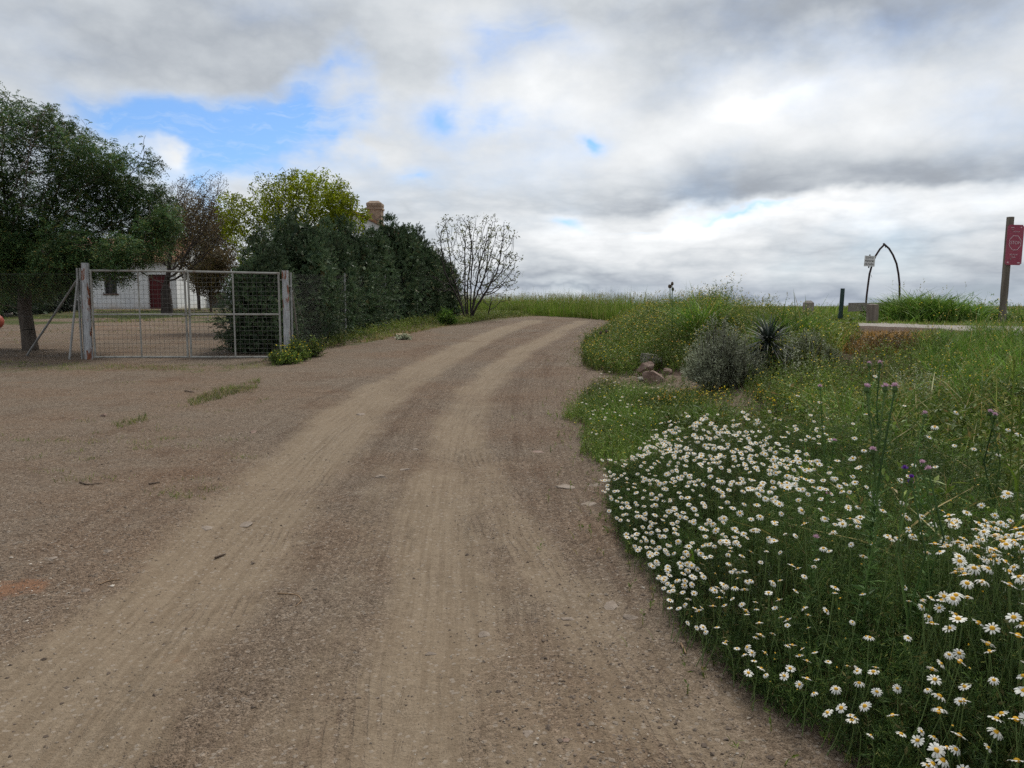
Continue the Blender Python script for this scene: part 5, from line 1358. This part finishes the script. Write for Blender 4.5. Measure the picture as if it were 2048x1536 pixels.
# -- yellow-flowered hill by the track
ZH = [(1160, 738), (1163, 700), (1185, 668), (1250, 640), (1310, 634), (1420, 636), (1470, 665), (1470, 720), (1400, 745), (1320, 742), (1250, 752)]
mb = MB(); p = sow(ZH, 170, extra=onveg); ed = p[:, 0]-xr(p[:, 1]); hz_ = (.24+.30*sst(0, 1.6, ed))*(.6+.8*fbm(p[:, 0]*.8, p[:, 1]*.8, 3))
tips = herb(mb, p, hz_, 22, .055, .016, .45, .45, .08); k = (rng.random(len(tips)) < .85) & patchy(tips, .9, .3, .6)
dots(y1, tips[k]+rng.normal(0, .05, (k.sum(), 3)), .012)
k = rng.random(len(tips)) < .10; dots(y1, tips[k]+rng.normal(0, .06, (k.sum(), 3)), .014, m=1)
k = rng.random(len(tips)) < .10; far_w = MB()
grass_at(mb, sow(ZH, 220, extra=onveg), .38, .008, .5, .1)
stuff(mb, 'yellow_flowered_weeds', M['herb'])
# -- grasses between the hill and the road
ZG = [(1400, 634), (1560, 636), (1700, 640), (1720, 690), (1640, 740), (1520, 770), (1470, 720), (1420, 680)]
mb = MB(); p = sow(ZG, 200, extra=lambda x, y: onveg(x, y) & notroad(x, y)); p = p[p[:, 1] < 22]; pq = proj(p[:, 0], p[:, 1], p[:, 2])[0]; hq = np.clip(np.where(pq > 1640, 1.6-.024*p[:, 1], np.where(pq > 1555, 1.47, 1.62))-p[:, 2], .08, .5)*(.6+.7*fbm(p[:, 0]*.7, p[:, 1]*.7, 3)); grass_at(mb, p, hq, .010, .45, .08); kq = rng.random(len(p)) < .4; tips = herb(mb, p[kq], hq[kq], 20, .05, .014, .4)
dots(y1, tips[rng.random(len(tips)) < .5], .013); seed_heads(mb, p[(rng.random(len(p)) < .03) & (pq < 1580)], .62, .06)
stuff(mb, 'bank_grass', M['grass_olive'])
# -- dry orange patch below the road
ZD = [(1650, 668), (1760, 668), (1870, 672), (1880, 695), (1800, 708), (1690, 710), (1640, 696)]
mb = MB(); p = sow(ZD, 620, extra=notroad); hc = lambda p: np.clip(1.6-.0285*p[:, 1]-p[:, 2], .05, .24)*.8; grass_at(mb, p, hc(p), .009, .6, .12, seg=2); p = sow([(1640, 662), (1700, 664), (1690, 695), (1645, 690)], 260, extra=notroad); grass_at(mb, p, hc(p)*1.3, .008, .4, .1)
p = sow([(1690, 690), (1840, 690), (1830, 712), (1700, 714)], 260); herb(mb, p, .2, 12, .04, .02, .5, dry=1.)
stuff(mb, 'dry_grass', M['dryorange'])
# -- bright green grass at the right
ZR = [(1820, 668), (1930, 656), (2100, 654), (2500, 655), (2500, 900), (2060, 900), (1930, 840), (1850, 760)]
mb = MB(); p = sow(ZR, 520, extra=notroad); ed = sst(0, 2.5, np.abs(polyd(p[:, 0], p[:, 1], XROAD)[0])-1.7)
pr_ = proj(p[:, 0], p[:, 1], p[:, 2])[0]; cap = np.where((pr_ < 1945) & (p[:, 1] < 15.5), np.clip(1.6-.0315*p[:, 1]-p[:, 2], .05, .45), .45); hm_ = np.minimum(.30+.12*ed, cap)
grass_at(mb, p, hm_, .0085, .6, .05, seg=3); kk = (rng.random(len(p)) < .06) & (cap > .3); grass_at(mb, p[kk], .55, .012, .6, .1, seg=4); seed_heads(mb, p[kk][::3], .6, .06)
stuff(mb, 'meadow_grass', M['grass'])
tips = herb(MB(), sow(ZR, 22), .38, 1, .02, .01); dots(y1, tips[rng.random(len(tips)) < .5], .012)
stuff(y1, 'yellow_flowers', [M['yellow'], M['orange']])

# -- the fields beyond the road
mb = MB(); FE = lambda x: np.interp(x, [-40, -14, -4, 0, 3, 5.2, 7, 8.5, 10.3, 12.4, 30], [53.2, 48.9, 45.3, 41.6, 36.9, 31.2, 25.2, 20.3, 16.3, 12.9, 6])
def field(n, dmin, dmax, x0, x1, h, w, pw=1.6):
    x = rng.uniform(x0, x1, n); y = FE(x)+.05+dmin+rng.random(n)**pw*(dmax-dmin); return np.column_stack([x, y, H(x, y)])
p = field(34000, 0, 24, -14, 7, .6, .02); hz_ = .50+.38*sst(.0, 3., p[:, 1]-FE(p[:, 0])); grass_at(mb, p, hz_*(.8+.5*fbm(p[:, 0]*.25, p[:, 1]*.25, 3)), .022, .3, .10, seg=2)
seed_heads(mb, p[rng.random(len(p)) < .10], 1.05, .09, .8)
p = field(30000, 0, 16, 7, 24, .4, .015); de = p[:, 1]-FE(p[:, 0]); near_w = sst(7.0, 13.0, de)
grass_at(mb, p, (.07+.24*near_w)*(.75+.6*fbm(p[:, 0]*.4, p[:, 1]*.4, 3)), .013, .45, .18, seg=2); seed_heads(mb, p[(rng.random(len(p)) < .05) & (de > 8)], .45, .07, .7)
p = field(24000, 14, 90, -30, 80, .5, .05); grass_at(mb, p, .42, .06, .3, .12, seg=2)
stuff(mb, 'field_grass', M['field'])
# -- lush reeds beside the well
mb = MB(); c = at(1842, 640, 21.2); q = rng.normal(0, 1, (3200, 2))*[.62, .55]+[c[0]-.2, 21.2]; w2 = at(1920, 640, 20.6); q2 = rng.normal(0, 1, (1300, 2))*[.75, .5]+[w2[0], 20.6]
for qq, c_, hh, sx in ((q, c, .92, .62), (q2, w2, .62, .75)):
    p = np.column_stack([qq, H(qq[:, 0], qq[:, 1])]); d2 = np.exp(-(((qq[:, 0]-c_[0])/(sx*1.7))**2)); k = np.abs(polyd(qq[:, 0], qq[:, 1], XROAD)[0]) > 1.9
    grass_at(mb, p[k], (hh*(.10+.90*d2))[k], .030, .95, .04, .18, seg=4); herb(mb, p[k & (d2 > .45)][::3], .45, 8, .10, .02, .5)
seed_heads(mb, np.column_stack([q[:14], H(q[:14, 0], q[:14, 1])]), 1.05, .07)
tag(mb.build('reed_clump', M['grass']), 'lush bright green reed clump beside the old well', 'grass clump')
bpy.data.objects['reed_clump']['category'] = 'reeds'
# -- yard and verge grass left of the track
mb = MB(); 
def tufts(px0, px1, py0, py1, n, h, dens=60):
    for _ in range(n):
        c = P(rng.uniform(px0, px1), rng.uniform(py0, py1)); q = rng.normal(0, .10, (dens, 2))*[1.6, 1]+c[:2]; grass_at(mb, np.column_stack([q, H(q[:, 0], q[:, 1])]), h, .004, .8, .1, seg=2)
for poly, dn_, h in (([(375, 803), (430, 780), (522, 760), (517, 776), (440, 797), (380, 813)], 700, .05), ([(222, 852), (292, 830), (298, 843), (236, 860)], 520, .045), ([(45, 922), (95, 908), (90, 916), (50, 930)], 200, .03), ([(130, 842), (190, 836), (190, 844), (132, 848)], 160, .04),
                     ([(-300, 722), (60, 724), (330, 733), (540, 724), (556, 734), (400, 744), (200, 740), (-300, 752)], 150, .04), ([(495, 812), (525, 805), (520, 812)], 200, .03)):
    p = sow(poly, dn_*2.2); p = p[patchy(p, 2.2, .32, .55)]; grass_at(mb, p, h*1.7, .005, .8, .12, seg=2)
p = sow([(-500, 617), (520, 617), (520, 640), (300, 648), (-500, 660)], 22, ymax=47); p = p[(p[:, 0] < -6.5) & patchy(p, .3, .35, .6)]; grass_at(mb, p, .10, .03, .7, .15, seg=2)
p = sow([(-300, 655), (500, 645), (520, 700), (-300, 705)], 12); p = p[(p[:, 0] < -6.6) & patchy(p, .5, .45, .65)]; grass_at(mb, p, .06, .015, .7, .2, seg=2)
p = sow([(700, 690), (760, 668), (900, 642), (960, 630), (1080, 632), (960, 642), (880, 655), (760, 682)], 120); grass_at(mb, p, .15, .014, .6, .2, seg=2)
p = sow([(890, 650), (960, 628), (1090, 629), (1000, 637), (930, 650)], 90); herb(mb, p, .22, 10, .06, .025, .5)
p = sow([(640, 704), (700, 690), (780, 668), (900, 644), (890, 640), (760, 660), (640, 690)], 60); herb(mb, p, .28, 14, .07, .02, .5)
for _ in range(34):
    c = P(rng.uniform(-40, 600), rng.uniform(765, 1010)); q = rng.normal(0, rng.uniform(.03, .09), (int(rng.uniform(12, 45)), 2))*[1.8, 1]+c[:2]; q = np.column_stack([q, H(q[:, 0], q[:, 1])])
    grass_at(mb, q, rng.uniform(.03, .06), .004, .8, .2, seg=2)
# seedlings and stalks straggling out over the track edge
y_ = rng.uniform(1.8, 20, 900); e = -rng.exponential(.13, 900)+.05; x_ = xr(y_)+e; q = np.column_stack([x_, y_, H(x_, y_)])
herb(mb, q[::2], .07, 7, .025, .009, .8); grass_at(mb, q[1::2], .08, .004, .9, .35, seg=3)
stuff(mb, 'yard_grass', M['grass_olive'])
# ------------------------------------------------------------------ single plants one can point to
def shrub(name, label, cat, base, h, rad, ns, nl, ll, lw, mat, up=.75, seed=1, group=None, tip_dots=None):
    r = np.random.default_rng(seed); t = thing(name, label, cat, base, group)
    st = MB(); lf = MB(); a = r.uniform(0, 6.28, ns); q = np.sqrt(r.uniform(0, 1, ns)); lob = 1+.22*np.sin(3*a+seed)+.15*np.sin(7*a+2*seed); q = q*lob; hh = h*(1-.55*q**1.4)*r.uniform(.42, 1.15, ns)
    b = np.stack([np.cos(a)*q*rad*.3, np.sin(a)*q*rad*.3, np.zeros(ns)], 1); tip = np.stack([np.cos(a)*q*rad, np.sin(a)*q*rad, hh], 1)
    mid = (b+tip)/2+np.stack([np.cos(a)*q*rad*.16, np.sin(a)*q*rad*.16, -.04*hh], 1)+r.normal(0, .03, (ns, 3))
    w_ = np.full(ns, .005); st.segs(b, mid, w_, w_*.8, 4); st.segs(mid, tip, w_*.8, w_*.4, 4)
    st.build('branches', M['twig_grey'], t)
    for j in range(nl):
        u = r.uniform(.22, 1, ns); p_ = np.where((u < .5)[:, None], b+(mid-b)*(u*2)[:, None], mid+(tip-mid)*(u*2-1)[:, None])+r.normal(0, .025, (ns, 3))
        d = unit(tip-b)*up+r.normal(0, .5, (ns, 3)); lf.leaves(p_, d, r.normal(size=(ns, 3)), ll*r.uniform(.6, 1.3, ns), lw)
    lf.build('leaves', mat, t)
    if tip_dots is not None:
        me = None
        for q_ in tip[r.random(ns) < tip_dots[1]*.6]:               # each blossom its own part
            if me is None:
                dd = MB(); dots(dd, np.zeros((1, 3)), tip_dots[2]); fo = dd.build('blossom', tip_dots[0], t); me = fo.data
            else:
                fo = bpy.data.objects.new('blossom', me); COL.objects.link(fo); fo.parent = t
            fo.location = q_; fo.rotation_euler = (r.normal(0, .4), r.normal(0, .4), r.uniform(0, 6))
    return t
shrub('silver_bush', 'rounded silvery grey bush behind the heap of rocks', 'bush', P(1440, 776), .98, .54, 330, 60, .046, .014, M['silver'], seed=2)
shrub('silver_bush', 'smaller silvery plant right of the dark spiky plant', 'bush', P(1618, 722), .46, .34, 260, 30, .04, .012, M['silver'], seed=3)
def spiky():
    b = P(1532, 745); t = thing('yucca', 'dark spiky plant with long narrow leaves behind the silvery bush', 'plant', b); r = np.random.default_rng(6)
    tr = MB(); tr.tube([[0, 0, -.05], [0, 0, .22], [.02, 0, .42]], [.07, .075, .06], 8); tr.build('trunk', M['bark_dark'], t)
    lf = MB(); n = 460; d = unit(r.normal(size=(n, 3))*[1, 1, .85]+[.16, 0, .12]); L = r.uniform(.40, .68, n); c0 = np.array([.02, 0, .45])
    for k in range(4):
        u0, u1 = k/4, (k+1)/4
        sd = unit(np.cross(d, [0, 0, 1.]+r.normal(0, .2, 3)*0)); w0 = .010*(1-u0**2.5); w1 = .010*(1-u1**2.5)
        P0 = c0+d*(L*u0)[:, None]+np.array([0, 0, -.17])*(u0**2); P1 = c0+d*(L*u1)[:, None]+np.array([0, 0, -.17])*(u1**2)
        V = np.stack([P0-sd*w0, P0+sd*w0, P1+sd*w1, P1-sd*w1], 1).reshape(-1, 3); lf.add(V, (np.arange(n)*4)[:, None]+np.arange(4)[None])
    lf.build('leaves', M['yucca'], t)
spiky()
def tuft(px, py, Y, h, n, sp, label, w=.014, bend=.55, mat='grass', name='grass_tuft', heads=0, hv=.3):
    b = at(px, py, Y); b[2] = H(b[0], Y); t = MB(); q = rng.normal(0, sp, (n, 2)); p = np.column_stack([q, np.zeros(n)]); grass_at(t, p, h, w, bend, .04, hv, seg=4)
    if heads: seed_heads(t, p[:heads], h*1.25, .06)
    o = t.build(name, M[mat]); o.location = b; return tag(o, label, 'grass tuft', 'big grass tufts')
tuft(1404, 650, 15.2, 1.06, 420, .13, 'tall bright grass tuft standing against the sky on the bank', .022, .8, hv=.17)
tuft(1580, 700, 13.0, .62, 900, .30, 'big dark green grass tuft below the stone pillar', .018, .65)
tuft(1622, 692, 12.8, .36, 420, .26, 'dense grass tuft right of the big dark green tuft', .013, .6)
tuft(1470, 640, 16.5, .5, 120, .2, 'loose grass tuft on the crest behind the silvery bush', .012, .5)
def stalk(px, top, Y, label, n=3, w=.010):
    b = at(px, 640, Y); b[2] = H(b[0], Y); h = at(px, top, Y)[2]-b[2]; t = thing('dry_thistle', label, 'thistle', b); r = np.random.default_rng(int(px))
    s = MB(); heads = []
    s.tube([[0, 0, 0], [.02, 0, h*.5], [0, 0, h]], [w, w*.8, w*.5], 6); heads.append(np.array([0, 0, h]))
    for k in range(n):
        z = h*r.uniform(.55, .8); e = np.array([r.uniform(-.16, .16), r.uniform(-.1, .1), h*r.uniform(.82, .98)]); s.tube([[0, 0, z], [e[0]*.7, e[1]*.7, (z+e[2])/2], e], [w*.5, w*.5, w*.4], 5); heads.append(e)
    s.build('stem', M['thistle'], t)
    for e in heads:
        f = MB(); f.tube([e-[0, 0, .02], e, e+[0, 0, .035], e+[0, 0, .055]], [.012, .028, .026, .012], 8); f.build('flower_head', M['twig_brown'], t)
stalk(1343, 569, 15.6, 'tall branching thistle stalk against the sky left of the bright tuft', 3)
stalk(1213, 664, 17.5, 'thin dry stalk at the edge of the track', 1, .006)
# pink thistles in the daisy bank
def thistle(px, py, Y, heads, label, name='thistle', headmat='pink', hs=1., leafy=True, cat='thistle'):
    """heads: picture points of the flower heads at distance Y"""
    hs = hs*.80; b = at(px, py, Y); b[2] = H(b[0], Y); t = thing(name, label, cat, b, 'thistles of the roadside bank' if cat == 'thistle' else None); r = np.random.default_rng(int(px+py))
    s = MB(); lf = MB(); top = [at(a, c, Y)-b+[0, r.normal(0, .05), 0] for a, c in heads]; fork = np.array([0, 0, max(.1, min(q[2] for q in top)*.45)])
    s.tube([[0, 0, -.02], fork*.5, fork], [.008*hs, .007*hs, .006*hs], 7)
    for q in top:
        m_ = (fork+q)/2+np.array([(q[0]-fork[0])*.15+r.normal(0, .035), r.normal(0, .03), 0]); pts = np.array([fork, m_, q]); s.tube(pts, [.006*hs, .005*hs, .004*hs], 7)
        if leafy:
            for u in np.linspace(.05, .95, 16):
                c = (1-u)**2*fork+2*u*(1-u)*m_+u*u*q; n_ = 5; d = r.normal(0, 1, (n_, 3)); d[:, 2] = abs(d[:, 2])*.5+.2
                lf.leaves(np.repeat(c[None], n_, 0), d, r.normal(size=(n_, 3)), .042*(1.3-u)*r.uniform(.5, 1.2, n_), .008)
    if leafy:
        for u in np.linspace(.15, 1, 12):
            n_ = 5; d = r.normal(0, 1, (n_, 3)); d[:, 2] = .25; lf.leaves(np.repeat((fork*u)[None], n_, 0), d, r.normal(size=(n_, 3))*.4+[0, 0, 1], .08*r.uniform(.5, 1.2, n_), .016)
    s.build('stem', M['thistle'], t)
    if leafy: lf.build('leaves', M['thistle'], t)
    for q in top:
        f = MB(); R_ = .013*hs; f.tube([q-[0, 0, .018*hs], q-[0, 0, .006*hs], q+[0, 0, .006*hs], q+[0, 0, .012*hs]], [R_*.5, R_, R_*.85, R_*.6], 9); fo = f.build('flower_head', M['thistle'], t)
        g = MB(); n_ = 42; d = unit(r.normal(0, .55, (n_, 3))+[0, 0, 1.]); g.leaves(np.repeat((q+[0, 0, .008*hs])[None], n_, 0), d, r.normal(size=(n_, 3)), .024*hs, .0045*hs); g.build('florets', M[headmat], fo)
thistle(1745, 1000, 3.3, [(1730, 778), (1780, 775), (1790, 782)], 'tallest pink thistle, two stems rising above the bank', hs=1.15)
thistle(1758, 900, 5.6, [(1752, 732), (1764, 729)], 'pale pink thistle farthest up the bank', hs=1.3)
thistle(1665, 940, 4.6, [(1637, 775), (1668, 884)], 'leaning thistle with a high pink head left of the tallest one')
thistle(1738, 1050, 3.0, [(1737, 900)], 'single round pink thistle head above the scattered daisies', hs=.95)
thistle(1850, 1060, 2.9, [(1863, 938), (1866, 946)], 'thistle with two stacked pink heads right of the violet flower')
thistle(1850, 980, 3.8, [(1865, 835)], 'thistle with one pink head beside the yellowed grass', hs=1.1)
thistle(1990, 960, 4.2, [(1985, 828), (1997, 835)], 'pale thistle pair near the right picture edge', hs=1.1)
thistle(1622, 1180, 3.2, [(1617, 1068)], 'low thistle with a mauve head inside the daisy bank')
thistle(1655, 1110, 3.4, [(1655, 990)], 'small pale thistle among daisies at mid bank', hs=.85)
thistle(1825, 1060, 2.75, [(1819, 945), (1829, 962), (1829, 973)], 'violet flower spike with three blooms on the bank', name='violet_flower', headmat='purple', hs=.85, leafy=False, cat='flower')
# yellow flowers at the corner of the gate and in the bank
GW = 'weeds around the rusty gate post'
shrub('weed', 'yellow-flowered weed at the foot of the rusty gate post', 'weed', P(566, 728), .42, .30, 150, 14, .055, .02, M['herb'], .5, 31, GW, (M['yellow'], .5, .018))
shrub('weed', 'weed clump between the rusty gate post and the steel brace', 'weed', P(592, 722), .55, .30, 150, 14, .055, .02, M['herb'], .5, 32, GW, (M['yellow'], .4, .018))
shrub('weed', 'leafy weed under the steel brace at the hedge corner', 'weed', P(622, 714), .5, .28, 140, 14, .055, .02, M['herb'], .5, 33, GW, (M['yellow'], .5, .018))
shrub('weed', 'bright green weed at the foot of the bare bush', 'weed', P(893, 650), .8, .35, 130, 16, .09, .03, M['grass'], .6, 34)
shrub('weed', 'pale leafy weed by the stones at the hedge foot', 'weed', P(808, 679), .16, .22, 60, 8, .07, .03, M['silver'], .4, 35)
shrub('mustard_plant', 'yellow-flowering mustard beyond the daisies on the bare soil', 'weed', P(1558, 850), .34, .22, 70, 12, .03, .008, M['herb'], .7, 36, None, (M['yellow'], .55, .015))
for (px, py, Y, h, lab) in ((2032, 1000, 3.6, .62, 'tall pale grass ear near the right edge'), (2020, 900, 4.2, .7, 'tall green wheat stalk right of the thistle pair')):
    b = at(px, py, Y); b[2] = H(b[0], Y); mb = MB(); z = at(px, 720 if px < 2025 else 800, Y)[2]-b[2]
    mb.tube([[0, 0, 0], [.01, 0, z*.5], [-.01, 0, z]], [.004, .0035, .003], 5)
    for k in range(10): mb.leaves(np.array([[-.01, 0, z-.012*k]]*2), np.array([[.5, .1, 1.], [-.5, -.1, 1.]]), rng.normal(size=(2, 3)), .03, .008)
    for k in range(3): mb.blades(np.array([[0, 0, z*(.2+.2*k)]]), .26, .014, np.array([rng.uniform(0, 6.28)]), np.array([.9]), 4)
    o = mb.build('wheat_stalk', M['grass_olive']); o.location = b; tag(o, lab, 'stalk')
sc.cycles.use_denoising = False
sc.cycles.adaptive_threshold = .02
